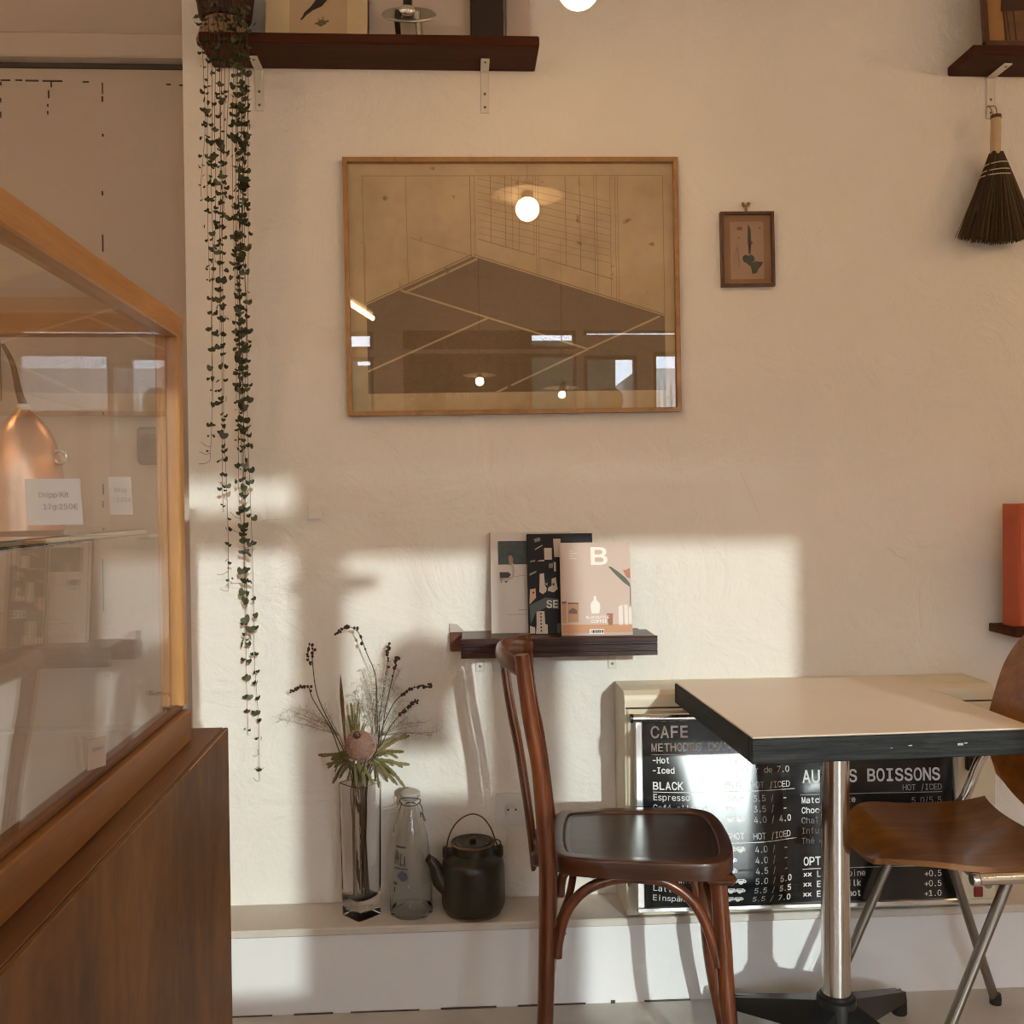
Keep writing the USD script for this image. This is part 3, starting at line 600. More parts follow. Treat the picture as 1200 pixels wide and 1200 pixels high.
# pale magazine with an office chair
WHITEC = plain('cover_white', (.60, .555, .53), .45)
mg, q, w, h = magazine('pale magazine with a swivel chair on its cover at the left of the dark shelf', 576, 672, 629, 2.372, .012, -.16, WHITEC)
mg1 = mg
obj('spine', bx(-w / 2 - .0012, -w / 2, -.0006, .012, 0, h), plain('spine_brown', (.13, .10, .085), .6), mg)
flat([[q(585, 638), q(672, 638), q(672, 666), q(585, 666)]], plain('cover_teal', (.050, .072, .070), .6, var=.3, scale=60), mg, -.0006, 'photo_block')
flat([Polygon([q(597, 656), q(601, 655), q(603, 660), q(602, 667), q(598, 667)])], plain('chair_tan', (.33, .21, .13), .6), mg, -.0011, 'chair_back')
flat([shapely.LineString([q(602, 666), q(603, 675), q(602, 681), q(597, 684), q(589, 685)]).buffer(.003)], plain('chair_silver', (.42, .41, .40), .5), mg, -.0012, 'chair_tube')
flat([Polygon([q(586.5, 675), q(597, 675), q(600, 678), q(597, 682), q(587, 682)]), Polygon([q(587, 683), q(600, 683), q(597, 685), q(594, 688), q(591, 685), q(588, 688)])], plain('chair_dark', (.06, .055, .055), .6), mg, -.0011, 'chair_seat')
flat([seg(q(608, 720), q(618, 720), .0012), seg(q(594, 725), q(618, 725.3), .0008), seg(q(598, 681), q(618, 679), .0007)], INK, mg, -.0006, 'small_print')
# black magazine with white blocks
BLACKC = plain('cover_black', (.011, .010, .011), .5, spec=.25)
mg, q, w, h = magazine('black magazine with pale blocks on its cover standing in the middle of the dark shelf', 619.5, 698, 629.5, 2.345, .013, -.17, BLACKC)
CREAM, TEALG, GREYC = plain('cover_cream', (.56, .48, .41), .5), plain('cover_slate', (.075, .095, .10), .5), plain('cover_grey', (.23, .22, .21), .5)
flat([[q(651, 634), q(660, 634), q(659, 656), q(652, 656)], [q(640, 645), q(649, 645), q(649, 659), q(640, 659)], [q(651, 662), q(653.5, 662), q(653.5, 673), q(651, 673)],
      [q(634, 676), q(639, 675), q(640, 690), q(642, 693), q(641, 697), q(637, 700), q(633, 697)], [q(648, 682), q(653, 680), q(654, 689), q(655, 694), q(650, 698), q(643, 696), q(644, 692), q(648, 690)],
      [q(629, 720), q(638.5, 720), q(639, 735), q(642, 736), q(642, 746.5), q(628, 746.5), q(629, 735)], [q(629, 646), q(638, 641), q(638, 642.2), q(629, 647.2)], [q(632, 660), q(640, 659), q(640, 660.4), q(632, 661)],
      [q(621, 737), q(627, 739), q(627, 746), q(621, 746)]], CREAM, mg, -.0006, 'cover_blocks')
flat([[q(622, 694), q(628.5, 693), q(629, 704), q(624, 709), q(621, 712)]], plain('cover_peach', (.55, .36, .25), .5), mg, -.0006, 'cover_blocks')
flat([[q(621, 713), q(629, 709), q(640, 704), q(656, 706), q(656, 718), q(640, 716), q(628, 722), q(622, 735)], [q(653, 735), q(657, 734), q(657, 746), q(653, 746)]], TEALG, mg, -.0006, 'cover_shapes')
flat([[q(628, 634), q(635, 632), q(636, 636), q(629, 638)], [q(623, 660), q(629, 659), q(629, 661), q(623, 662)], [q(645, 664), q(650, 663), q(650, 669), q(645, 669)], [q(622, 675), q(630, 672), q(630, 674), q(622, 678)], [q(638, 688), q(643, 686), q(643, 690)]], GREYC, mg, -.0006, 'cover_shapes')
flat([[q(633.5, 722 + 4 * k), q(635, 722 + 4 * k), q(635, 724 + 4 * k), q(633.5, 724 + 4 * k)] for k in range(6)] + [[q(625, 697), q(627, 697), q(627, 699), q(625, 699)], [q(649, 687), q(651, 687), q(651, 690), q(649, 690)]], BLACKC, mg, -.0012, 'window_dots')
m = text('SE', 8.6 * 2.345 / F, *q(640.5, 716), depth=.0008, bold=True); m.apply_translation([0, -.0007, 0])
obj('title', m, plain('cover_white_ink', (.72, .70, .68), .5), mg)
# front magazine in pink
PINK = plain('cover_pink', (.56, .425, .365), .5)
mg, q, w, h = magazine('pink magazine with a large white B and white bottle on its cover, standing frontmost', 658, 742, 638, 2.305, .009, -.20, PINK, rz=-.03)
WINK = plain('cover_white_print', (.86, .83, .78), .6)
m = text('B', 20.5 * 2.305 / F, *q(692.5, 662.5), depth=.0005, bold=True); x = m.vertices[:, 0]; m.vertices[:, 0] = (x - x.min()) * 1.30 + x.min(); m.apply_translation([0, -.0007, 0])
obj('title', m, WINK, mg, label='large white letter B')
flat([[q(658.5, 734), q(741.5, 734), q(741.5, 743.5), q(658.5, 743.5)]], plain('cover_orange', (.50, .235, .10), .5), mg, -.0006, 'wood_band')
flat([[q(658.5, 743.5), q(741.5, 743.5), q(741.5, 746.5), q(658.5, 746.5)]], plain('cover_band_pink', (.48, .34, .28), .5), mg, -.0006, 'lower_band')
flat([[q(697.5, 700), q(699.5, 700), q(700.3, 705), q(704, 709), q(704.5, 714), q(703, 721), q(694, 721), q(692.8, 714), q(693.2, 709), q(696.8, 705)]], WINK, mg, -.0006, 'white_bottle')
BAG = plain('cover_bag', (.46, .25, .135), .5)
flat([[q(659, 707), q(664.5, 707), q(664, 732), q(659, 732)], [q(666, 708), q(679, 708), q(678, 731), q(666, 731)]], BAG, mg, -.0006, 'paper_bags')
flat([[q(659, 706.5), q(664.5, 706), q(664.5, 708.5), q(659, 709)], [q(666, 707.5), q(679, 708), q(679, 709.5), q(666, 709.5)], [q(667, 717), q(672, 714), q(677, 717), q(677, 721), q(667, 721)]], plain('cover_bag_dark', (.17, .075, .035), .5), mg, -.0011, 'bag_folds')
flat([[q(712, 721), q(719.5, 721), q(718.5, 735), q(713.5, 735)]], plain('cover_cup', (.30, .10, .045), .5), mg, -.0006, 'cup')
flat([[q(726, 713), q(731, 711), q(731, 735), q(726, 735)], [q(733, 711), q(737, 711), q(737, 735), q(733, 735)], [q(738, 714), q(741.4, 714), q(741.4, 734.5), q(738, 734.5)]], plain('cover_glassware', (.70, .62, .57), .4), mg, -.0006, 'glassware')
flat([[q(715.5, 665), q(719, 665.5), q(728, 672), q(736, 679), q(740.5, 685), q(741, 690), q(734, 685), q(724, 675)], seg(q(741, 688), q(740.5, 712), .0015)], plain('cover_leaf', (.055, .075, .035), .5), mg, -.0006, 'leaf')
flat([[q(733, 670), q(738, 669), q(741.5, 667), q(741.5, 680), q(737, 678)]], plain('cover_flower', (.42, .13, .07), .5), mg, -.0008, 'flower')
for s, h_, x, y in (('BLUE BOTTLE', 3.0, 687, 727), ('COFFEE', 3.6, 693, 732)):
    m = text(s, h_ * 2.305 / F, *q(x, y), depth=.0005, bold=True); m.apply_translation([0, -.0007, 0]); obj('cover_words', m, WINK, mg)
flat([[q(691, 739.5), q(708, 739.5), q(708, 745), q(691, 745)]], WINK, mg, -.0011, 'barcode_patch')
flat([[q(692.5 + i * 1.25, 740.5), q(693.1 + i * 1.25 + .25 * (i % 3), 740.5), q(693.1 + i * 1.25 + .25 * (i % 3), 744), q(692.5 + i * 1.25, 744)] for i in range(12)], BLACKC, mg, -.0016, 'barcode_bars')
flat([seg(q(669, 646 + 3 * i), q(669 + 5 + 4 * (i % 2), 646.2 + 3 * i), .0009) for i in range(4)], WINK, mg, -.0006, 'small_print')

# ------------------------------------------------------------------ wall socket
c = at(600, 949, 2.425)
so = thing('wall_socket', 'white wall socket low on the wall behind the chair', 'socket', (c[0], 0, c[2]))
SOCK = plain('socket_white', (.68, .655, .63), .4)
pl = rect(-.034, -.034, .034, .034).buffer(.007).difference(shapely.Point(0, 0).buffer(.0185))
obj('plate', prism(pl, .008, 'y', 0), SOCK, so)
obj('well', move(lathe([(0, .002), (.0185, .002), (.0185, .0092), (.0170, .0092), (.0170, .004), (0, .004)], 40), rx=math.pi / 2), SOCK, so)
for dx, dz in ((-.0095, 0), (.0095, 0)): obj('hole', move(lathe([(0, 0), (.0026, 0), (.0026, .0012), (0, .0012)], 14), (dx, -.0038, dz), rx=math.pi / 2), CRACK, so)
obj('earth_pin', move(lathe([(0, 0), (.0025, 0), (.0023, .006), (0, .008)], 14), (0, -.004, .008), rx=math.pi / 2), CHROME, so)
# ------------------------------------------------------------------ glass vase with dried flowers
def ring_sq(half, rad, n=6):
    p = np.array(rect(-half + rad, -half + rad, half - rad, half - rad).buffer(rad, quad_segs=n).exterior.coords)[:-1]
    return p
def loft(rings, cap0=True, cap1=True):
    k = len(rings[0]); V = np.vstack(rings); Fc = []
    for i in range(len(rings) - 1):
        for q in range(k):
            q2 = (q + 1) % k
            Fc += [[i * k + q, i * k + q2, (i + 1) * k + q2], [i * k + q, (i + 1) * k + q2, (i + 1) * k + q]]
    extra = []
    if cap0: V = np.vstack([V, rings[0].mean(0)]); c = len(V) - 1; Fc += [[c, (q + 1) % k, q] for q in range(k)]
    if cap1: V = np.vstack([V, rings[-1].mean(0)]); c = len(V) - 1; b = (len(rings) - 1) * k; Fc += [[c, b + q, b + (q + 1) % k] for q in range(k)]
    m = trimesh.Trimesh(V, Fc, process=False); m.fix_normals(); return m
VB = at(424, 1071, 2.352); VB[2] = ZL
vz = thing('glass_vase', 'tall square clear glass vase with a thick base on the ledge', 'vase', VB, rz=math.radians(42))
HV = .318
def sq(half, z, rad=.006): p = ring_sq(half, rad); return np.column_stack([p, np.full(len(p), z)])
outer = [sq(.0325, 0), sq(.034, .002), sq(.034, .02), sq(.0345, .05), sq(.0372, HV - .004), sq(.0368, HV - .001), sq(.0358, HV)]
inner = [sq(.0350, HV - .001, .005), sq(.0345, HV - .004, .005), sq(.0315, .058, .008), sq(.028, .048, .010), sq(.018, .042, .012), sq(.006, .040, .004)]
m = loft(outer + inner); m.fix_normals()
obj('body', m, VASEG, vz, smooth=50)
def fpt(px, py, d): return at(px, py, d)
STEMD, STEMG, STEMB = plain('stem_dark', (.075, .048, .028), .7), plain('stem_olive', (.13, .105, .035), .7), plain('stem_brown', (.17, .11, .055), .7)
BUD = plain('bud_dark', (.040, .018, .014), .6)
def in_vase(i, n, z=.05):
    a = 2.4 * i; r = .017
    return np.array([VB[0] + r * math.cos(a), VB[1] + r * math.sin(a), ZL + z + .004 * (i % 3)])
neck = lambda i: np.array([VB[0] + (.019 * math.cos(1.7 * i + 3)), VB[1] + .012 * math.sin(2.3 * i), ZL + HV + .002])
stems = [  # path in pixels of the photograph, distance, first bud index, label
    ([(405, 885), (392, 858), (372, 815), (366, 772), (367, 762), (363, 755), (361, 768), (363, 778)], 2.345, 'dried budded stem with a curled tip, far left of the vase'),
    ([(400, 885), (388, 855), (367, 820), (362, 806), (356, 804), (349, 807), (340, 812)], 2.33, 'short dried budded stem bending left in the vase'),
    ([(443, 885), (442, 840), (441, 800), (437, 782), (430, 766), (424, 750), (419, 740), (411, 735), (403, 736), (393, 742)], 2.35, 'tallest dried budded stem arching over to the left in the vase'),
    ([(443, 880), (452, 830), (461, 790), (464, 777), (466, 771), (462, 776)], 2.35, 'upright dried budded stem right of centre in the vase'),
    ([(441, 880), (445, 840), (450, 805), (454, 778), (454, 764), (456, 755)], 2.38, 'thin dried budded stem with a brush tip behind the others in the vase'),
    ([(441, 880), (449, 850), (461, 825), (468, 817), (478, 809), (488, 805), (498, 804), (507, 804)], 2.34, 'dried budded stem bending right in the vase'),
    ([(444, 880), (456, 854), (468, 838), (475, 830), (482, 825), (489, 821)], 2.33, 'lower dried budded stem bending right in the vase')]
for i, (pth, d, lab) in enumerate(stems):
    P = [in_vase(i, 7), (in_vase(i, 7) * .4 + neck(i) * .6), neck(i)] + [fpt(x, y, d) for x, y in pth]
    C = curve(P, 60); t = thing('dried_stem', lab, 'flower stem', (0, 0, 0))
    obj('stem', tube(C, np.linspace(.0016, .0008, len(C)), 6), STEMD, t)
    k0 = int(len(C) * .62); buds = []
    for j in range(k0, len(C), 2):
        buds.append(ball(C[j] + rng.normal(0, .0022, 3), rng.uniform(.0022, .0042) * (1 if j < len(C) - 6 else .7), 1, (1, 1, 1.25)))
    for j in range(max(k0, len(C) - 10), len(C)): buds.append(ball(C[j] + rng.normal(0, .002, 3), rng.uniform(.002, .0034), 1))
    obj('buds', buds, BUD, t, kind='stuff')
# long blade and leafy sprigs
P = [in_vase(8, 9), neck(8)] + [fpt(x, y, 2.325) for x, y in [(407, 890), (403, 850), (400, 810), (399, 790)]]
C = curve(P, 40)
t = thing('blade_leaf', 'single long pointed olive brown leaf standing in the vase', 'leaf', (0, 0, 0))
obj('blade', tube(C, np.concatenate([np.full(len(C) // 2, .002), np.linspace(.002, .0048, len(C) // 4), np.linspace(.0048, .0004, len(C) - len(C) // 2 - len(C) // 4)]), 8, flat=.35), plain('blade_olive', (.125, .062, .014), .55), t)
def sprig(name, label, base, tips, d, mt, mts, seed, n=5, size=.0016):
    g = np.random.default_rng(seed); t = thing(name, label, 'flower sprig', (0, 0, 0)); tw, fl = [], []
    b = fpt(*base, d); tw.append(tube(curve([in_vase(seed, 9), neck(seed), b], 14), .0010, 5))
    for tx, ty in tips:
        e = fpt(tx, ty, d + g.uniform(-.02, .025)); C = curve([b, b * .5 + e * .5 + [g.normal(0, .006), g.normal(0, .006), g.uniform(0, .010)], e], 10)
        tw.append(tube(C, np.linspace(.0008, .0004, len(C)), 4))
        for j in range(4, len(C)):
            for _ in range(n):
                v = g.normal(0, 1, 3); v[1] *= .6; v[2] += .3; v *= g.uniform(.008, .020) / np.linalg.norm(v); q = C[j] + v
                tw.append(tube([C[j], C[j] + v * .5 + g.normal(0, .0012, 3), q], [.00038, .0003, .00022], 3))
                for _ in range(2): fl.append(ball(q + g.normal(0, .003, 3), g.uniform(.6, 1.2) * size, 0))
    obj('twigs', tw, mt, t, kind='stuff'); obj('florets', fl, mts, t, kind='stuff'); return t
TWIG, FLORET = plain('twig_grey', (.24, .20, .15), .8), plain('floret_pale', (.62, .57, .50), .8)
sprig('airy_sprig', 'airy grey sprig of tiny dried florets rising in the middle of the vase', (440, 862), [(425, 790), (432, 805), (440, 785), (450, 795), (446, 815), (455, 782), (434, 828), (462, 812), (468, 785), (418, 812)], 2.37, TWIG, FLORET, 21, size=.0020)
sprig('airy_sprig', 'airy grey sprig of tiny dried florets spreading left of the vase', (398, 862), [(328, 842), (338, 832), (345, 838), (352, 830), (362, 838), (372, 845), (380, 830)], 2.36, TWIG, FLORET, 22, n=3)
sprig('airy_sprig', 'airy grey sprig of tiny dried florets spreading right of the vase', (446, 862), [(512, 858), (506, 862), (500, 846), (490, 850), (476, 842), (482, 830), (470, 822)], 2.38, TWIG, FLORET, 23, n=3)
def leafy(label, base, leaves, d, mt, seed, wid=.0034):
    t = thing('banksia_leaves', label, 'foliage', (0, 0, 0)); g = np.random.default_rng(seed)
    b0 = fpt(*base, d); obj('stem', tube(curve([in_vase(seed, 9), neck(seed), b0], 12), .0022, 6), STEMB, t)
    for (x0, y0, x1, y1) in leaves:
        a, e = fpt(x0, y0, d + g.uniform(-.012, .012)), fpt(x1, y1, d + g.uniform(-.035, .02))
        mdl = (a + e) / 2 + [0, 0, g.uniform(-.002, .008)]; C = curve([a, mdl, e], 14)
        nn = len(C); w = wid * np.array([.45] + [1.0 + (.22 if i % 2 else -.12) for i in range(nn - 2)] + [.7]); w *= np.linspace(1, 1.05, nn)
        obj('leaf', tube(C, w, 6, flat=.30, up0=[.3, .2, 1.0]), mt, t)
OLIVE, OLIVE2 = plain('leaf_olive', (.135, .115, .036), .6, var=.2, scale=60), plain('leaf_yellow_green', (.17, .145, .050), .6, var=.2, scale=60)
leafy('fan of long serrated olive leaves to the right of the banksia head', (441, 885), [(442, 886, 473, 881), (444, 890, 480, 896), (444, 892, 472, 899), (442, 893, 462, 909), (440, 893, 444, 923), (440, 884, 476, 860), (442, 880, 470, 865), (444, 878, 480, 862), (438, 894, 440, 915), (446, 892, 474, 922)], 2.335, OLIVE2, 31)
leafy('ring of drooping serrated olive leaves to the left of the banksia head', (405, 888), [(406, 884, 376, 886), (408, 888, 384, 900), (408, 890, 390, 918), (410, 892, 398, 912), (412, 894, 408, 915), (415, 896, 418, 920), (420, 898, 428, 922), (412, 886, 388, 890), (418, 896, 414, 922), (425, 897, 437, 918)], 2.325, OLIVE, 32)
leafy('upright serrated olive leaves behind the banksia head', (416, 850), [(414, 856, 411, 824), (417, 856, 420, 822), (412, 858, 408, 838), (420, 852, 422, 828), (416, 856, 416, 836)], 2.365, OLIVE2, 33, .003)
gl = np.random.default_rng(77)
def tangle(n, x0, x1, ang0, ang1, l0, l1):
    out = []
    for _ in range(n):
        x = gl.uniform(x0, x1); y = gl.uniform(884, 898); a = math.radians(gl.uniform(ang0, ang1)); L = gl.uniform(l0, l1)
        out.append((x, y, x + L * math.cos(a), y + L * math.sin(a)))
    return out
leafy('tangle of short serrated olive leaves under the banksia head', (424, 893), tangle(9, 400, 418, 110, 200, 16, 30) + tangle(7, 415, 432, 60, 120, 16, 28) + tangle(7, 430, 446, -10, 70, 18, 34), 2.318, OLIVE, 34, .0030)
# banksia head
hb = thing('banksia_flower', 'pale pinkish brown dried banksia head in the vase', 'flower', (0, 0, 0))
c = fpt(421.5, 873, 2.325)
obj('stem', tube(curve([in_vase(12, 9), (VB + [.004, 0, .2]), c - [.002, 0, .03]], 14), .0036, 8), STEMB, hb)
core = trimesh.creation.icosphere(4, 1.0); v = core.vertices.copy(); z = v[:, 2]
rr = .0345 * (1 - .12 * z)
v = v * np.column_stack([rr * .98, rr * .92, np.full(len(v), .0385)]); ph = np.arctan2(v[:, 1], v[:, 0])
bump = 1 + .035 * np.sin(ph * 22 + z * 14) * np.sin(z * 24); bump[z > .93] *= .86
core.vertices = v * bump[:, None]
BANK = plain('banksia_pink', (.30, .165, .12), .85, var=.22, scale=160, bump=.002, bscale=400)
obj('head', move(core, c, rx=.62, ry=-.15), BANK, hb, smooth=60)
g = np.random.default_rng(5); fz = []
for _ in range(900):
    d_ = g.normal(0, 1, 3); d_ /= np.linalg.norm(d_)
    p = d_ * [.0345 * (1 - .12 * d_[2]), .032 * (1 - .12 * d_[2]), .0385]; fz.append(tube([p * .96, p * 1.07 + g.normal(0, .0007, 3)], [.0008, .0005], 3))
obj('florets', [move(trimesh.util.concatenate(fz), c, rx=.62, ry=-.15)], plain('banksia_tips', (.40, .24, .17), .85), hb, kind='stuff')
obj('crown', move(lathe([(0, .030), (.007, .030), (.0095, .036), (.008, .0395), (.004, .036), (0, .033)], 20), c, rx=.62, ry=-.15), plain('banksia_dark', (.055, .03, .022), .9), hb, label='dark hollow crown')
obj('bracts', [tube(curve([c + [.018 * math.cos(a) * .5, .018 * math.sin(a) * .5, .034], c + [.014 * math.cos(a), .014 * math.sin(a), .046], c + [.020 * math.cos(a), .016 * math.sin(a), .056]], 6), [.0016] * 4 + [.0006] * 3, 5, flat=.4)for a in np.linspace(.2, 6, 9)], OLIVE2, hb)

# ------------------------------------------------------------------ swing-top bottle
B0 = at(482.5, 1068, 2.355); B0[2] = ZL; k = 2.355 / F
bt = thing('glass_bottle', 'clear swing-top glass bottle with faint blue print on the ledge', 'bottle', B0)
po = [(0, .004), (.030, .003), (.046, 0), (.051, .004), (.052, .012), (.0515, .05), (.049, .10), (.045, .145), (.039, .185), (.032, .212), (.0235, .237), (.0185, .252), (.0175, .262), (.019, .266), (.019, .272), (.017, .274)]
pi = [(.0135, .274), (.0140, .255), (.020, .236), (.029, .212), (.0362, .185), (.0422, .145), (.0463, .10), (.0488, .05), (.0490, .014), (.044, .009), (.02, .012), (0, .013)]
obj('body', lathe(po + pi, 56), BOTTLE, bt)
obj('stopper', lathe([(0, .275), (.017, .275), (.0225, .279), (.0245, .284), (.0235, .290), (.018, .294), (0, .296)], 30), plain('stopper_grey', (.42, .39, .35), .35), bt)
obj('gasket', lathe([(.0135, .2742), (.018, .2742), (.018, .2762), (.0135, .2762), (.0135, .2742)], 30), plain('gasket_dull', (.30, .25, .20), .6), bt)
WIRE = plain('bail_wire', (.20, .19, .18), .35, 1.0)
obj('bail', [tube(curve([(-.021, -.004, .262), (-.024, -.016, .276), (-.012, -.026, .284), (.010, -.026, .283), (.024, -.014, .276), (.022, .0, .262)], 26), .0013, 6), tube(curve([(-.021, -.004, .262), (-.026, -.014, .25), (-.034, -.026, .225), (-.038, -.034, .205)], 14), .0013, 6),
             tube(curve([(.022, 0, .262), (.028, -.012, .256), (.030, -.02, .245), (.036, -.026, .230), (.033, -.02, .228), (.026, -.016, .245), (.024, -.01, .232)], 18), .0012, 6), tube(np.stack([.0195 * np.cos(np.linspace(0, 6.28, 25)[:-1]), .0195 * np.sin(np.linspace(0, 6.28, 25)[:-1]), np.full(24, .262)], 1), .0012, 6, closed=True)], WIRE, bt)
BLUE = plain('faded_blue_print', (.17, .18, .23), .6)
def wrap(polys, name, off=.0004):
    m = prism(shapely.union_all(polys), .0004, 'y', 0); m = m.subdivide_to_size(.006); v = m.vertices.copy()
    zz = v[:, 2]; R = np.interp(zz, [p[1] for p in po[4:14]], [p[0] for p in po[4:14]]) + off; th = v[:, 0] / .05
    m.vertices = np.column_stack([R * np.sin(th), -R * np.cos(th), zz]); return obj(name, m, BLUE, bt, label='faded blue print')
W = lambda x0, x1, z0, z1: rect(x0, z0, x1, z1)
wrap([W(-.046, -.012, .168, .172), W(-.044, -.040, .130, .162), W(-.036, -.033, .128, .158), W(-.040, -.030, .142, .146), W(-.028, -.024, .128, .155), W(-.028, -.018, .128, .132), W(-.016, -.0125, .126, .150), W(-.046, -.006, .120, .1225)], 'print')
wrap([shapely.Point(-.018, .103).buffer(.010), W(-.034, -.022, .100, .106), W(-.046, -.034, .082, .088), W(-.044, -.040, .064, .076), Polygon([(-.03, .11), (-.02, .117), (-.01, .11), (-.012, .095), (-.026, .097)])], 'print')

# ------------------------------------------------------------------ stoneware teapot
K0 = at(555, 1068, 2.350); K0[2] = ZL
kt = thing('teapot', 'dark stoneware teapot with a wire handle on the ledge', 'teapot', K0, s=1.10)
n = {'tc': ('texture_coordinate', {}), 'n': ('noise_texture', dict(scale=30.0, detail=5.0, roughness=.6)), 'z': ('separate_xyz', {}), 'r': ('rgb_ramp', {'ramp': [(.3, (.017, .014, .010)), (.7, (.036, .029, .018))]}),
     'b': ('bump', dict(strength=.6, distance=.0008)), 'p': ('principled_bsdf', dict(roughness=.38, specular_ior_level=.4, coat_weight=.16, coat_roughness=.22))}
STONE = mat('stoneware_glaze', n, [('tc.object', 'n.vector'), ('n.fac', 'r.fac'), ('r.color', 'p.base_color'), ('n.fac', 'b.height'), ('b.normal', 'p.normal')])
RIMC = plain('bare_clay', (.17, .10, .05), .7)
obj('body', lathe([(0, .006), (.056, .004), (.060, .006), (.066, .012), (.069, .022), (.0695, .06), (.069, .098), (.0665, .112), (.060, .121), (.050, .128), (.0465, .131), (.0462, .150), (.0475, .153), (.0445, .155), (.041, .152), (.041, .135), (0, .13)], 56), STONE, kt)
obj('foot', lathe([(0, 0), (.055, 0), (.0605, .0025), (.062, .0065), (.056, .007), (0, .007)], 48), RIMC, kt, label='bare clay foot')
obj('rim', lathe([(.0466, .1485), (.0485, .150), (.0485, .1525), (.0470, .154), (.0464, .1535)], 48), RIMC, kt, label='brown bare rim')
ld = obj('lid', lathe([(0, .148), (.034, .149), (.040, .1515), (.0405, .154), (.034, .154), (.028, .150), (0, .1505)], 44), STONE, kt)
obj('knob', lathe([(0, .150), (.008, .150), (.0075, .155), (.010, .159), (.006, .162), (0, .1625)], 24), STONE, ld)
obj('spout', tube(curve([(-.050, -.008, .055), (-.072, -.012, .075), (-.082, -.013, .105), (-.094, -.015, .122), (-.098, -.016, .126)], 18), np.interp(np.linspace(0, 1, len(curve([(0, 0, 0)] * 2 + [(0, 0, 1)] * 3, 18))), [0, .4, .8, 1], [.022, .015, .0085, .0095]), 16), STONE, kt)
obj('spout_mouth', move(lathe([(0, 0), (.0068, 0), (.0068, .0006), (0, .0006)], 18), (-.0984, -.0162, .1263), ry=-.7), CRACK, kt)
for sx in (-1, 1): obj('lug', [bx(sx * .050 - .008, sx * .050 + .008, -.008, .008, .112, .141, .004), bx(sx * .060 - .006, sx * .060 + .006, -.007, .007, .118, .145, .004)], STONE, kt)
obj('handle', [tube(curve([(-.058, 0, .132), (-.052, 0, .165), (-.034, 0, .196), (-.004, 0, .213), (.022, 0, .205), (.040, 0, .180), (.050, 0, .152), (.058, 0, .133)], 40), .0016, 8), tube(curve([(.030, -.02, .158), (.05, -.012, .160), (.060, -.004, .152), (.060, 0, .138)], 14), .0014, 8)], plain('handle_wire', (.14, .085, .05), .4, .8), kt)
# ------------------------------------------------------------------ bentwood chair
CO = np.array([.360, -.387, 0]); CR = math.radians(-7)
ch = thing('bentwood_chair', 'dark reddish bentwood chair seen from the side in front of the menu board', 'chair', CO, rz=CR)
ZSEAT = .486
def outline(n=96):
    pts = [(-.172, -.118), (-.160, -.146), (-.10, -.162), (.0, -.171), (.10, -.174), (.150, -.170), (.178, -.145), (.190, -.09), (.194, 0)]
    pts = pts + [(x, -y) for x, y in pts[-2::-1]] + [(-.178, .06), (-.180, 0), (-.178, -.06)]
    C = np.array(Polygon(pts).buffer(.02, quad_segs=8).buffer(-.02, quad_segs=8).exterior.coords)[:-1]
    C = np.vstack([C, C[:1]]); L = np.r_[0, np.cumsum(np.linalg.norm(np.diff(C, axis=0), axis=1))]
    t = np.linspace(0, L[-1], n + 1)[:-1]; P = np.column_stack([np.interp(t, L, C[:, 0]), np.interp(t, L, C[:, 1])])
    for _ in range(3): P = (np.roll(P, 1, 0) + 2 * P + np.roll(P, -1, 0)) / 4
    return P
O = outline()
def inset(d):
    T = np.roll(O, -1, 0) - np.roll(O, 1, 0); N = np.column_stack([-T[:, 1], T[:, 0]]); N /= np.linalg.norm(N, axis=1, keepdims=True)
    if (N * O).sum() > 0: N = -N
    return O + N * d
lay = lambda d, z: np.column_stack([inset(d), np.full(len(O), z)])
obj('seat_frame', loft([lay(.036, ZSEAT - .036), lay(.002, ZSEAT - .036), lay(0, ZSEAT - .034), lay(0, ZSEAT - .015), lay(0, ZSEAT - .0035), lay(.003, ZSEAT - .0006), lay(.008, ZSEAT), lay(.024, ZSEAT), lay(.0275, ZSEAT - .0015), lay(.029, ZSEAT - .006), lay(.036, ZSEAT - .007)], False, False), BENTX, ch, smooth=50)
I = inset(.0285); rings = []
for s in (1.0, .985, .96, .9, .8, .65, .5, .35, .2, .08):
    zz = ZSEAT - .0035 - .010 * (1 - s ** 3) - (.002 if s == 1.0 else 0)
    rings.append(np.column_stack([I * s, np.full(len(I), zz)]))
low = [np.column_stack([I * s, np.full(len(I), ZSEAT - .022)]) for s in (.08, .5, 1.0)]
obj('seat_panel', loft(rings + low), SEATWOOD, ch, smooth=60)
def leg(pts, r, mt=BENT, n=14): return tube(curve(pts, 26), np.interp(np.linspace(0, 1, len(curve(pts, 26))), np.linspace(0, 1, len(r)), r), n)
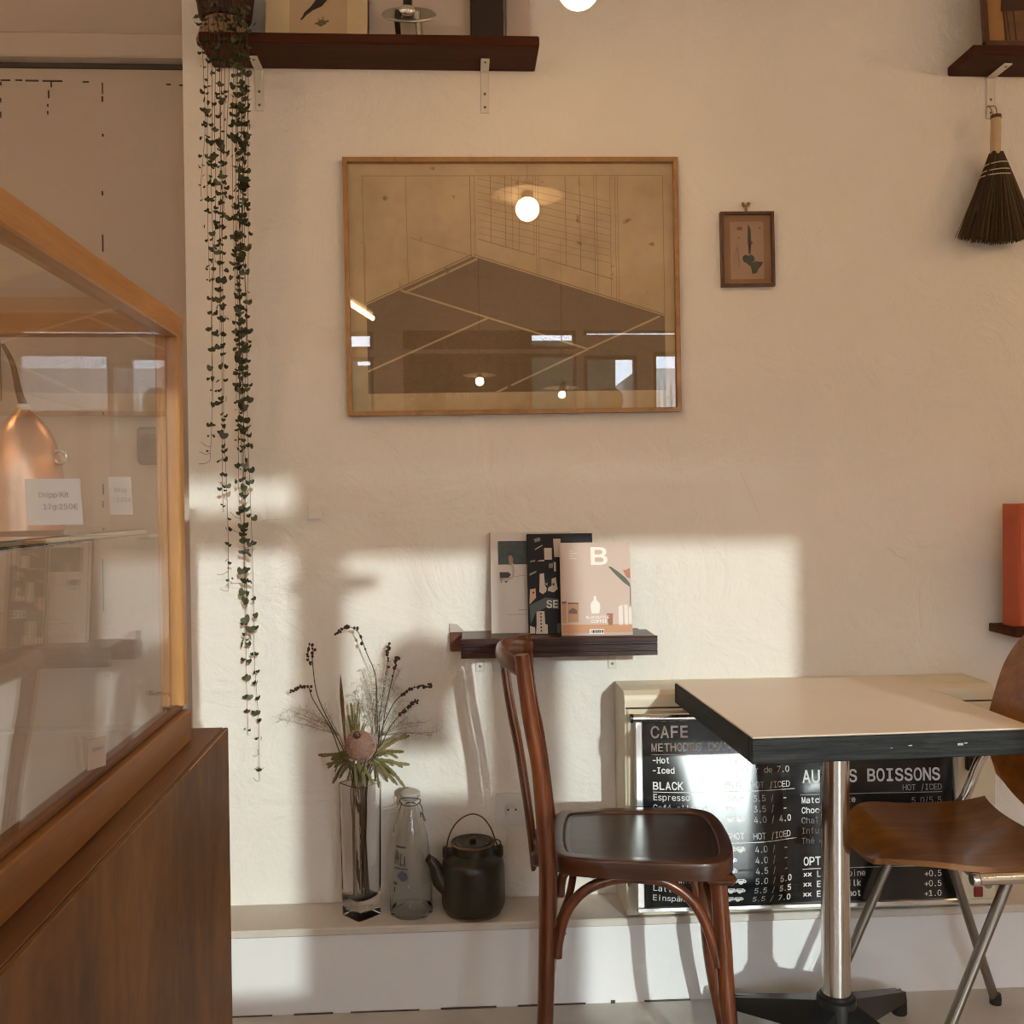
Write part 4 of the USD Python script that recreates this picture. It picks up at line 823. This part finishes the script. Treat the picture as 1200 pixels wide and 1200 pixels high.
for s in (-1, 1):
    obj('front_leg', leg([(.152, s * .136, ZSEAT - .030), (.160, s * .139, .33), (.172, s * .146, .16), (.200, s * .155, .0)], [.0165, .0175, .0155, .0135]), BENT, ch)
    obj('corner_block', bx(.128, .186, s * .118, s * .160, ZSEAT - .050, ZSEAT - .030, .008), BENTX, ch)
    yb, yt = s * .142, s * .128
    yy = .152 if s < 0 else .136; xo = 0 if s < 0 else .017
    obj('back_leg', leg([(-.205, s * (yy + .015), 0), (-.188, s * (yy + .008), .17), (-.181 - xo * .3, s * yy, .42), (-.183 - xo * .6, s * yy, .51), (-.194 - xo, s * yy, .66), (-.210 - xo, s * yy, .75), (-.228 - xo * .6, s * yy, .886)], [.0135, .016, .0172, .0172, .0165, .0158, .0150]), BENT, ch)
    obj('brace', tube(curve([(-.164, s * .150, .288), (-.160, s * .148, .325), (-.143, s * .145, .378), (-.108, s * .142, .418), (-.055, s * .140, .440), (0, s * .139, .443), (.055, s * .139, .434), (.102, s * .140, .400), (.130, s * .141, .350), (.146, s * .143, .298), (.152, s * .144, .275)], 46), .0105, 12), BENT, ch)
    for p in ((-.149, s * .148, .335), (.139, s * .146, .330), (-.02, s * .139, .430)): obj('screw', ball(p, .0042, 1), SCREW, ch)
for s in (-1, 1):
    obj('brace', tube(curve([(.150 * s if s > 0 else -.160, -.124, .345), (.138 * s, -.112, .400), (.128 * s, -.06, .442), (.126 * s, 0, .447), (.128 * s, .06, .442), (.138 * s, .112, .400), (.150 * s if s > 0 else -.160, .124, .345)], 30), .0075, 8), BENT, ch)
top = curve([(-.221, -.150, .855), (-.245, -.128, .862), (-.272, -.070, .870), (-.281, 0, .873), (-.272, .060, .870), (-.247, .112, .862), (-.226, .134, .855)], 40)
obj('top_rail', tube(top, .0175, 16, flat=.62, up0=[0, 0, 1.0]), BENT, ch)
for y in (-.036, .036):
    P = curve([(-.214, y * .9, .420), (-.224, y * .95, .52), (-.244, y, .66), (-.262, y, .76), (-.277, y * 1.05, .872)], 20)
    obj('slat', tube(P, .019, 12, flat=.32, up0=[0, 1.0, 0]), BENT, ch)
obj('slat_rail', bx(-.216, -.170, -.085, .085, .440, .468, .006), BENTX, ch)

# ------------------------------------------------------------------ table
TC = np.array([.771, -.432]); TZ = .762; TR = math.radians(2.3); TH = .2685
tb = thing('cafe_table', 'square cafe table with cream laminate top and charred black edge on a chrome column', 'table', (TC[0], TC[1], 0), rz=TR)
obj('tabletop', bx(-TH + .0015, TH - .0015, -TH + .0015, TH - .0015, TZ - .0035, TZ, .0012), LAMINATE, tb)
for nm, b_ in (('edge', (-TH, TH, -TH, -TH + .018)), ('edge', (-TH, TH, TH - .018, TH)), ('edge', (-TH, -TH + .018, -TH + .018, TH - .018)), ('edge', (TH - .018, TH, -TH + .018, TH - .018))):
    obj(nm, bx(*b_, TZ - .049, TZ - .0036, .002), CHARWOOD, tb, label='charred black wooden edge strip')
obj('core', bx(-TH + .018, TH - .018, -TH + .018, TH - .018, TZ - .046, TZ - .0036), plain('chipboard', (.22, .15, .09), .8), tb)
obj('edge_chip', [bx(x, x + w, -TH - .0006, -TH + .002, z, z + h, .001) for x, w, z, h in ((.115, .012, TZ - .028, .005), (.128, .007, TZ - .025, .003), (.022, .008, TZ - .026, .003), (-.012, .005, TZ - .029, .002))], plain('chip_pale', (.45, .42, .38), .6), tb, label='pale chips in the black edge')
obj('column', lathe([(.029, .150), (.0295, .152), (.0295, TZ - .055), (.055, TZ - .054), (.055, TZ - .047), (0, TZ - .047)], 40), CHROME, tb)
obj('collar', lathe([(.0295, .145), (.033, .146), (.033, .154), (.0295, .156)], 36), BLACKMETAL, tb)
obj('hub', lathe([(0, .06), (.036, .06), (.042, .09), (.040, .145), (.030, .150), (0, .150)], 32), BLACKMETAL, tb)
for ang, L in ((131, .268), (41, .300), (-49, .268), (-139, .300)):
    a = math.radians(ang - 2.3); ca, sa = math.cos(a), math.sin(a); st = []
    for t in np.linspace(0, 1, 8):
        r = .025 + t * (L - .025); hw = .024 - .008 * t; zt = .136 - .084 * t; zb_ = .064 - .034 * t
        st.append(np.array([[r, -hw, zb_], [r, hw, zb_], [r, hw * .8, zt], [r, -hw * .8, zt]]))
    m = loft(st); v = m.vertices.copy(); m.vertices = np.column_stack([v[:, 0] * ca - v[:, 1] * sa, v[:, 0] * sa + v[:, 1] * ca, v[:, 2]])
    ar = obj('arm', m, BLACKMETAL, tb, smooth=20)
    obj('arm_edge', tube([((.05) * ca, .05 * sa, .122), (L * ca, L * sa, .053)], .0025, 6), STEELDARK, ar)
    fx, fy = (L - .006) * ca, (L - .006) * sa
    obj('foot', lathe([(0, 0), (.016, 0), (.0175, .003), (.0165, .032), (.012, .036), (.012, .042), (0, .042)], 20, (fx, fy, 0)), RUBBER, tb)

# ------------------------------------------------------------------ plywood chair
pc = thing('plywood_chair', 'moulded amber plywood chair on a dull chrome tube frame at the right edge', 'chair', (.985, -.425, 0), rz=math.radians(1.5))
def shell(f, us, vs, th, name, mt, edge):
    """grid surface f(u, v) given thickness th along -normal; the rim is a part of its own"""
    G = np.array([[f(u, v) for v in vs] for u in us]); nu, nv = len(us), len(vs)
    N = np.cross(np.gradient(G, axis=0), np.gradient(G, axis=1)); N /= np.maximum(np.linalg.norm(N, axis=2, keepdims=True), 1e-9)
    B = G - N * th; quad = []
    for i in range(nu - 1):
        for j in range(nv - 1): quad.append([i * nv + j, (i + 1) * nv + j, (i + 1) * nv + j + 1, i * nv + j + 1])
    V, fc = meshkit.arrays((np.vstack([G.reshape(-1, 3), B.reshape(-1, 3)]), np.array(quad)))[:2]
    back = np.array(quad)[:, ::-1] + nu * nv
    fa = np.vstack([fc, back[:, [0, 1, 2]], back[:, [0, 2, 3]]]); o = obj(name, trimesh.Trimesh(V, fa, process=False), mt, pc, smooth=60)
    rim = [(i, 0) for i in range(nu)] + [(nu - 1, j) for j in range(1, nv)] + [(i, nv - 1) for i in range(nu - 2, -1, -1)] + [(0, j) for j in range(nv - 2, 0, -1)]
    a = np.array([G[r] for r in rim]); b = np.array([B[r] for r in rim]); k = len(rim)
    a2 = a + (a - b) * .02; q = [[i, (i + 1) % k, k + (i + 1) % k] for i in range(k)] + [[i, k + (i + 1) % k, k + i] for i in range(k)]
    m = trimesh.Trimesh(np.vstack([a2, b]), q, process=False); m = trimesh.util.concatenate([m, trimesh.Trimesh(m.vertices, m.faces[:, ::-1], process=False)])
    obj('edge', m, edge, o, label='pale ply edge', smooth=False)
    return o
def seat_f(u, v):        # u 0 front .. 1 back (towards +x), v -1 .. 1
    wid = .200 * (1 - .62 * max(0, (.42 - u) / .42) ** 2.3) * (1 - .20 * max(0, (u - .62) / .38) ** 1.6)
    x = -.165 + .355 * u + (.015 * abs(v) ** 3 if u > .8 else 0)
    z = .478 - .030 * max(0, (.28 - u) / .28) ** 2 + .014 * max(0, (u - .8) / .2) ** 2 + .012 * abs(v) ** 2.2 - .010 * math.exp(-((u - .62) / .25) ** 2)
    return (x, v * wid, z)
shell(seat_f, np.linspace(0, 1, 30), np.linspace(-1, 1, 25), .011, 'seat', PLY, PLYEDGE)
def back_f(u, v):        # u 0 bottom .. 1 top
    wid = .195 * (1 - .30 * max(0, (.40 - u) / .40) ** 2) * (1 - .18 * max(0, (u - .7) / .3) ** 2)
    zlow = .560 - .055 * (1 - min(1, abs(v)) ** 2) * (1 - u)
    z = zlow + (.87 - .560) * u + (0)
    x = .218 + .092 * u + .026 * (1 - v * v) - .012 * math.sin(u * 3.1)
    return (x, -v * wid, z)
shell(back_f, np.linspace(0, 1, 22), np.linspace(-1, 1, 25), .010, 'backrest', PLY, PLYEDGE)
TUBE_ = .0115
for s in (-1, 1):
    y = s * .205
    P = curve([(-.020, y, .462), (.06, y, .462), (.145, y, .463), (.176, y, .478), (.194, y * .98, .520), (.214, y * .95, .575), (.246, y * .88, .635), (.262, y * .82, .68)], 44)
    fr = obj('side_tube', tube(P, TUBE_, 14), CHROME, pc)
    obj('tube_cap', move(lathe([(0, 0), (.0105, 0), (.0125, .003), (.0125, .012), (0, .012)], 14), (-.034, y, .462), ry=math.pi / 2), CHROME, fr)
    obj('front_leg', tube([(.045, s * .195, .455), (-.155, s * .205, .005)], .0105, 12), STEELDARK, pc)
    obj('back_leg', tube([(.105, s * .195, .455), (.255, s * .205, .005)], .0105, 12), STEELDARK, pc)
    for x in (-.155, .255): obj('foot_cap', lathe([(0, 0), (.013, 0), (.0135, .012), (.012, .024), (0, .024)], 14, (x, s * .205, 0)), RUBBER, pc)
for x in (.0, .12): obj('cross_tube', tube([(x, -.205, .452), (x, .205, .452)], .009, 10), STEELDARK, pc)

# ------------------------------------------------------------------ heater on the ledge and menu board on it
YH = -2.43 + 2.283
hx0, hx1 = at(733, 930, 2.283)[0], at(1166, 930, 2.283)[0]; hz0, hz1 = ZL + .006, at(760, 809, 2.30)[2]
he = thing('wall_heater', 'old beige enamelled wall heater on the ledge behind the table', 'heater', (0, 0, 0))
m = prism([(YH, hz0), (YH, hz1 - .022), (YH + .006, hz1 - .008), (YH + .020, hz1), (-.002, hz1), (-.002, hz0)], hx1 - hx0); v = m.vertices.copy(); m.vertices = np.stack([v[:, 2] + hx0, v[:, 0], v[:, 1]], 1)
obj('body', m, BEIGE, he, smooth=25)
obj('front_panel', bx(hx0 + .004, hx1 - .004, YH - .006, YH + .002, hz0 + .012, hz1 - .040, .003), BEIGE, he)
obj('seam', bx(hx0 + .002, hx1 - .002, YH - .0008, YH + .004, hz1 - .040, hz1 - .036), CRACK, he)
obj('foot', bx(hx0 + .05, hx0 + .11, YH + .02, -.02, ZL, hz0 + .001), BEIGEDARK, he); obj('foot', bx(hx1 - .11, hx1 - .05, YH + .02, -.02, ZL, hz0 + .001), BEIGEDARK, he)
a, b = at(1131, 884, 2.275), at(1146, 902, 2.275)
obj('control_knob', [bx(a[0], b[0], YH - .018, YH - .005, b[2], a[2], .003), bx(a[0] + .009, a[0] + .019, YH - .024, YH - .017, b[2] + .006, a[2] - .006, .002)], BLACKMETAL, he, label='black control knob')
a, b = at(1141.5, 1039, 2.275), at(1152, 1051, 2.275)
obj('rocker_switch', bx(a[0], b[0], YH - .010, YH - .005, b[2], a[2], .002), plain('switch_red', (.16, .012, .012), .4), he, label='dark red rocker switch')

# menu board: aluminium clamp frame with a slightly bowed black sheet, leaning on the heater
DM = 2.262
DB = 2.236; c0, c1 = at(741.5, 838, DM), at(746, 1068, DB); x1m = at(1126, 1058, DB)[0]
mz0, mz1 = c1[2] - .002, c0[2]; TILT = math.atan((DM - DB) / (mz1 - mz0)); mw = x1m - c0[0]; mh = mz1 - mz0
mb = thing('menu_board', 'black menu poster in an aluminium frame leaning on the heater', 'menu board', (c0[0] + .001, -2.43 + DB - .004, mz0), rx=-TILT, ry=.004)
fwid = .0125
for nm, b_ in (('frame_bar', (0, mw, 0, fwid)), ('frame_bar', (0, fwid + .006, fwid, mh - .014)), ('frame_bar', (mw - fwid, mw, fwid, mh - .014))):
    obj(nm, bx(b_[0], b_[1], -.004, .010, b_[2], b_[3], .0025), BRUSHED, mb)
obj('clamp_bar', tube([(-.004, 0, mh - .006), (mw + .002, 0, mh - .006)], .0095, 18), CHROME, mb)
for x_ in (-.010, mw + .002): obj('clamp_cap', tube([(x_, 0, mh - .006), (x_ + .0065, 0, mh - .006)], .0105, 16), BLACKMETAL, mb)
obj('back_board', bx(.004, mw - .004, .006, .011, .004, mh - .01), BLACKMETAL, mb)
def BOW(u, w):
    w = np.clip(w, 0, 1); t = np.clip((.88 - w) / .68, 0, 1); t2 = np.clip(1.08 * t - .04, 0, 1); hump = np.where(w > .20, .12 * t * t * (3 - 2 * t) + .88 * t2, np.sin(np.pi / 2 * w / .20))
    return -.047 * hump * np.exp(-((u - .26) / .20) ** 4) - .0022 * np.sin(np.pi * w) * np.sin(np.clip(u, 0, 1) * 4 * np.pi) ** 2
gx, gz = np.linspace(fwid, mw - fwid + .002, 121), np.linspace(fwid - .002, mh - .010, 81)
GX, GZ = np.meshgrid(gx, gz, indexing='ij'); GY = .0042 + BOW(GX / mw, GZ / mh)
V = np.stack([GX, GY, GZ], -1).reshape(-1, 3); nz = len(gz); Q = [[i * nz + j, (i + 1) * nz + j, (i + 1) * nz + j + 1, i * nz + j + 1] for i in range(len(gx) - 1) for j in range(nz - 1)]
POSTER = plain('poster_black_gloss', (.008, .009, .011), .21, spec=.55, coat=.2, coat_roughness=.06)
sheet = obj('poster', (V, np.array(Q)), POSTER, mb, smooth=True)
WHITEINK, GREYINK = plain('menu_white', (.72, .72, .70), .4), plain('menu_grey', (.40, .40, .40), .4)
SX = F / DM
SZ = 235 / mh
xr = lambda px, py: (px - 741.5 - (py - 838) * .0195) / (SX * (1 + .0115 * (py - 838) / 230))       # picture column to board column, the roll of the frame taken out
zr = lambda px, py: (mh - (py - 838 + .023 * (px - 741.5)) / SZ)
def onto(m):
    v = m.vertices.copy(); v[:, 1] += .0040 + BOW(v[:, 0] / mw, v[:, 2] / mh); m.vertices = v; return m
white, grey = [], []
def tx(s, px, py, h, pitch, bold=False, dst=white): dst.append(text(s, h / SX, xr(px, py), zr(px, py), pitch / SX, bold, .0004))
def rule(px0, px1, py, w=1.0, dst=white): dst.append(bx(xr(px0, py), xr(px1, py), -.0004, .0002, zr(px0, py) - w / SX / 2, zr(px0, py) + w / SX / 2).subdivide_to_size(.03))
def cup(px, py, dst):
    x, z = xr(px, py), zr(px, py); s = 1 / SX
    p = Polygon([(x, z + 6.8 * s), (x + 8.4 * s, z + 6.8 * s), (x + 8 * s, z + 3.4 * s), (x + 6.4 * s, z + .9 * s), (x + 4.2 * s, z), (x + 2.2 * s, z + .9 * s), (x + .5 * s, z + 3 * s)]).union(shapely.Point(x + 8.6 * s, z + 3.8 * s).buffer(1.9 * s).difference(shapely.Point(x + 8.6 * s, z + 3.8 * s).buffer(.8 * s)))
    p = p.difference(rect(x + 1.6 * s, z + 4.9 * s, x + 6.6 * s, z + 5.8 * s)); dst.append(prism(p, .0004, 'y', 0))
tx('CAFE', 761, 865, 13.5, 11.6, True); tx('METHODES DOUCES', 762, 881, 9.0, 7.55, True)
rule(762, 935, 885, .8)
tx('-Hot', 763, 895, 7, 5.3, True); tx('à partir de 5.0', 848, 895, 7, 5.35); tx('-Iced', 763, 907, 7, 5.3, True); tx('à partir de 7.0', 848, 906.5, 7, 5.35)
tx('BLACK', 763.5, 926, 8.6, 7.2, True)
def head(y, nm=None):
    tx('SHOT', 848, y, 7, 5.4, True); tx('HOT', 880, y, 7, 5.4, False, grey); tx('/ICED', 902, y, 7, 5.4, False)
head(923); rule(764, 935, 929, .8)
def rowm(y, nm, cups, a, b, bold=False):
    if nm: tx(nm, 764, y, 7, 5.3, bold)
    for i in range(cups): cup(849.5 + 10.5 * i, y, white)
    tx(a, 881.5, y, 7, 5.35, False, grey); tx('/', 903, y, 7, 5.35, False, grey); tx(b, 914 if len(b) > 1 else 919.5, y, 7, 5.35, True)
for i, r_ in enumerate([('Espresso', 2, '3.5', '-'), ('Café allongé', 1, '3.5', '-'), ('Filtre', 2, '4.0', '4.0')]): rowm(938.5 + 12.2 * i, *r_)
tx('WHITE', 764, 985, 8.6, 7.2, True); head(981.5); rule(765, 937, 987.5, .8)
for i, r_ in enumerate([('Noisette', 2, '4.0', '-'), ('Cortado', 1, '4.0', '-'), ('Cappuccino', 1, '4.5', '-'), ('Flat white', 2, '5.0', '5.0'), ('Latte', 2, '5.5', '5.5'), ('Einspänner', 2, '5.5', '7.0')]): rowm(996.5 + 12.2 * i, *r_)
tx('AUTRES BOISSONS', 944, 918.5, 14.5, 11.3, True); tx('HOT /ICED', 1067, 927.5, 7, 5.4, False, grey); rule(942, 1116, 933, .8, grey)
for i, (s, pr_, bo) in enumerate([('Matcha latte', '5.0/5.5', True), ('Chocolat', '5.0/5.5', True), ('Chaï thé latte', '5.0/5.5', False), ('Infusion', '4.5/5.0', False), ('Thé du jour', '4.5/5.0', False)]):
    tx(s, 943.5, 943 + 12.2 * i, 7, 5.5, bo, white if bo else grey); tx(pr_, 1078, 943 + 12.2 * i, 7, 5.35, False, grey)
tx('OPTIONS', 946, 1017.5, 9.5, 7.3, True); rule(945, 1116, 1022, .8)
for i, (s, pr_) in enumerate([("Lait avoine", '+0.5'), ('Extra milk', '+0.5'), ('Extra shot', '+1.0')]):
    tx('××', 946, 1031.5 + 12 * i, 7, 5.4, True); tx(s, 963, 1031.5 + 12 * i, 7, 5.4, bool(i), white); tx(pr_, 1095, 1031.5 + 12 * i, 7, 5.35)
obj('white_lettering', onto(trimesh.util.concatenate(white)), WHITEINK, sheet, smooth=False, kind='stuff')
obj('grey_lettering', onto(trimesh.util.concatenate(grey)), GREYINK, sheet, smooth=False, kind='stuff')
# ------------------------------------------------------------------ string-of-hearts plant
pt = at(265, 30, 2.365)
pl = thing('hanging_plant', 'trailing string-of-hearts plant in a dark red pot, its strands hanging from the upper shelf', 'plant', (0, 0, 0))
px_, py_ = pt[0], -.072
obj('saucer', lathe([(0, 0), (.066, .0), (.067, .004), (.058, .030), (.050, .050), (.046, .052), (0, .052)], 36, (px_, py_, ZU + .0005)), plain('saucer_tan', (.34, .23, .135), .5), pl, label='pale tan stand under the pot')
obj('pot', lathe([(0, .053), (.054, .053), (.060, .060), (.067, .11), (.068, .14), (.062, .14), (.060, .12), (0, .118)], 40, (px_, py_, ZU)), plain('pot_red', (.045, .008, .006), .5), pl, label='dark red plant pot')
obj('soil', lathe([(0, .128), (.060, .122)], 30, (px_, py_, ZU)), CRACK, pl)
LEAFM = [plain('heart_leaf_dark', (.030, .036, .017), .55), plain('heart_leaf', (.050, .060, .028), .5), plain('heart_leaf_light', (.085, .098, .052), .5)]
VINE = plain('vine_stem', (.085, .045, .03), .7)
g = np.random.default_rng(3)
def heart(r):
    t = np.linspace(0, 2 * np.pi, 15)[:-1]
    x = r * 1.08 * np.sin(t) * (1 + .06 * np.cos(t)); y = r * (.92 * np.cos(t) - .20 * np.cos(2 * t) * (np.cos(t) > 0) - .14 * np.exp(-(t - np.pi) ** 2 * 6) - .30 * (np.exp(-t ** 2 * 5) + np.exp(-(t - 2 * np.pi) ** 2 * 5)))
    P = np.column_stack([x, y, .16 * np.abs(x)]); n = len(P)
    up_, dn = np.vstack([P, [[0, .05 * r, 0]]]), np.vstack([P, [[0, .05 * r, 0]]]) - [0, 0, .06 * r]
    f = []
    for i in range(n):
        j = (i + 1) % n; f += [[i, j, n], [n + 1 + j, n + 1 + i, 2 * n + 1]]
    return np.vstack([up_, dn]), np.array(f)
# top px, end (px, py), size factor, density, sideways twig at the end
S_ = [(238, 238, 235, .8, .75), (243, 246, 330, .9, .8), (248, 250, 470, .95, .8), (252, 246, 540, 1.0, .85), (257, 262, 600, 1.0, .9), (259, 268, 692, 1.0, .95), (263, 258, 390, .9, .5), (268, 262, 250, .8, .5),
      (273, 277, 470, 1.0, .8), (275, 284, 640, 1.05, 1.0), (278, 287, 760, 1.05, 1.0), (281, 291, 862, 1.1, 1.0), (284, 304, 915, 1.05, .9), (287, 286, 560, 1.1, 1.0), (291, 290, 420, 1.0, .8), (289, 281, 330, 1.2, 1.0), (277, 290, 700, 1.0, .9), (283, 279, 520, 1.0, 1.0)]
all_leaves = []
for si, (x0, x1, ye, sz, dens) in enumerate(S_):
    f0 = at(x0, 44, 2.276); start = np.array([px_ + (f0[0] - px_) * .6, py_ - .052, ZU + .142]); mid = np.array([f0[0], f0[1] - .008 - .010 * (si % 3), ZU + .018])
    P = [start, start * .5 + mid * .5 + [0, -.01, .015], mid, at(x0 + .3, 80, 2.272)]
    for y in np.arange(150, ye, 70): 
        t = (y - 80) / (ye - 80); P.append(at(x0 + (x1 - x0) * t ** 1.5 + g.normal(0, 1.1), y, 2.272 + .085 * min(1, (y - 80) / 500)))
    P.append(at(x1, ye, 2.272 + .085 * min(1, (ye - 80) / 500)))
    C = curve(P, 12 * len(P)); st = obj('strand', tube(C, np.linspace(.0007, .00045, len(C)), 4), VINE, pl)
    L = np.r_[0, np.cumsum(np.linalg.norm(np.diff(C, axis=0), axis=1))]; s = .02 + g.uniform(0, .03)
    while s < L[-1]:
        c = np.array([np.interp(s, L, C[:, k]) for k in range(3)]); endf = (L[-1] - s) / .12
        if g.uniform() < dens * (.85 if x0 > 270 else 1):
            for side in (-1, 1):
                if g.uniform() < .16: continue
                r = .93 * sz * g.uniform(.0046, .0084) * min(1.0, .45 + .55 * endf) * (1.45 if g.uniform() < .07 else 1)
                v, f = heart(r)
                yawl = g.uniform(-.9, .9); R = trimesh.transformations.euler_matrix(g.uniform(.7, 1.7), g.uniform(-.7, .7), math.pi * g.uniform(-.25, .25) + yawl)[:3, :3]
                v = (v - [0, r * .75, 0]) @ R.T; off = np.array([side * g.uniform(.002, .0075), g.uniform(-.005, .003), g.uniform(-.003, .003)])
                all_leaves.append((r, st, c + off + v, f, g.integers(0, 3)))
        s += g.uniform(.020, .044)
    if ye in (692, 915, 540, 640):    # little side twigs
        for k in range(3):
            c = C[-1 - 3 * k]; q = c + [g.choice([-1, 1]) * g.uniform(.012, .030), g.uniform(-.01, .005), g.uniform(-.012, .016)]
            obj('twig', tube(curve([c, (c + q) / 2 + [0, 0, -.004], q], 8), .0005, 4), VINE, st)
# leaves over the pot rim
for k in range(26):
    a = g.uniform(math.pi, 2 * math.pi); r = g.uniform(.006, .011); v, f = heart(r); R = trimesh.transformations.euler_matrix(g.uniform(.2, 1.3), g.uniform(-.6, .6), g.uniform(-1, 1))[:3, :3]
    c = np.array([px_ + .070 * math.cos(a) * g.uniform(.8, 1.1), py_ - .004 + .066 * math.sin(a) * g.uniform(.9, 1.05), ZU + g.uniform(.03, .15)]); all_leaves.append((r, pl, c + v @ R.T, f, g.integers(0, 2)))
all_leaves.sort(key=lambda t: -t[0])
rest = []
for i, (r, st, v, f, k) in enumerate(all_leaves):
    m = trimesh.Trimesh(v, f, process=False)
    if i < 300: obj('leaf', m, LEAFM[k], st)
    else: rest.append(m)
if rest: obj('small_leaves', rest, LEAFM[0], pl, kind='stuff')
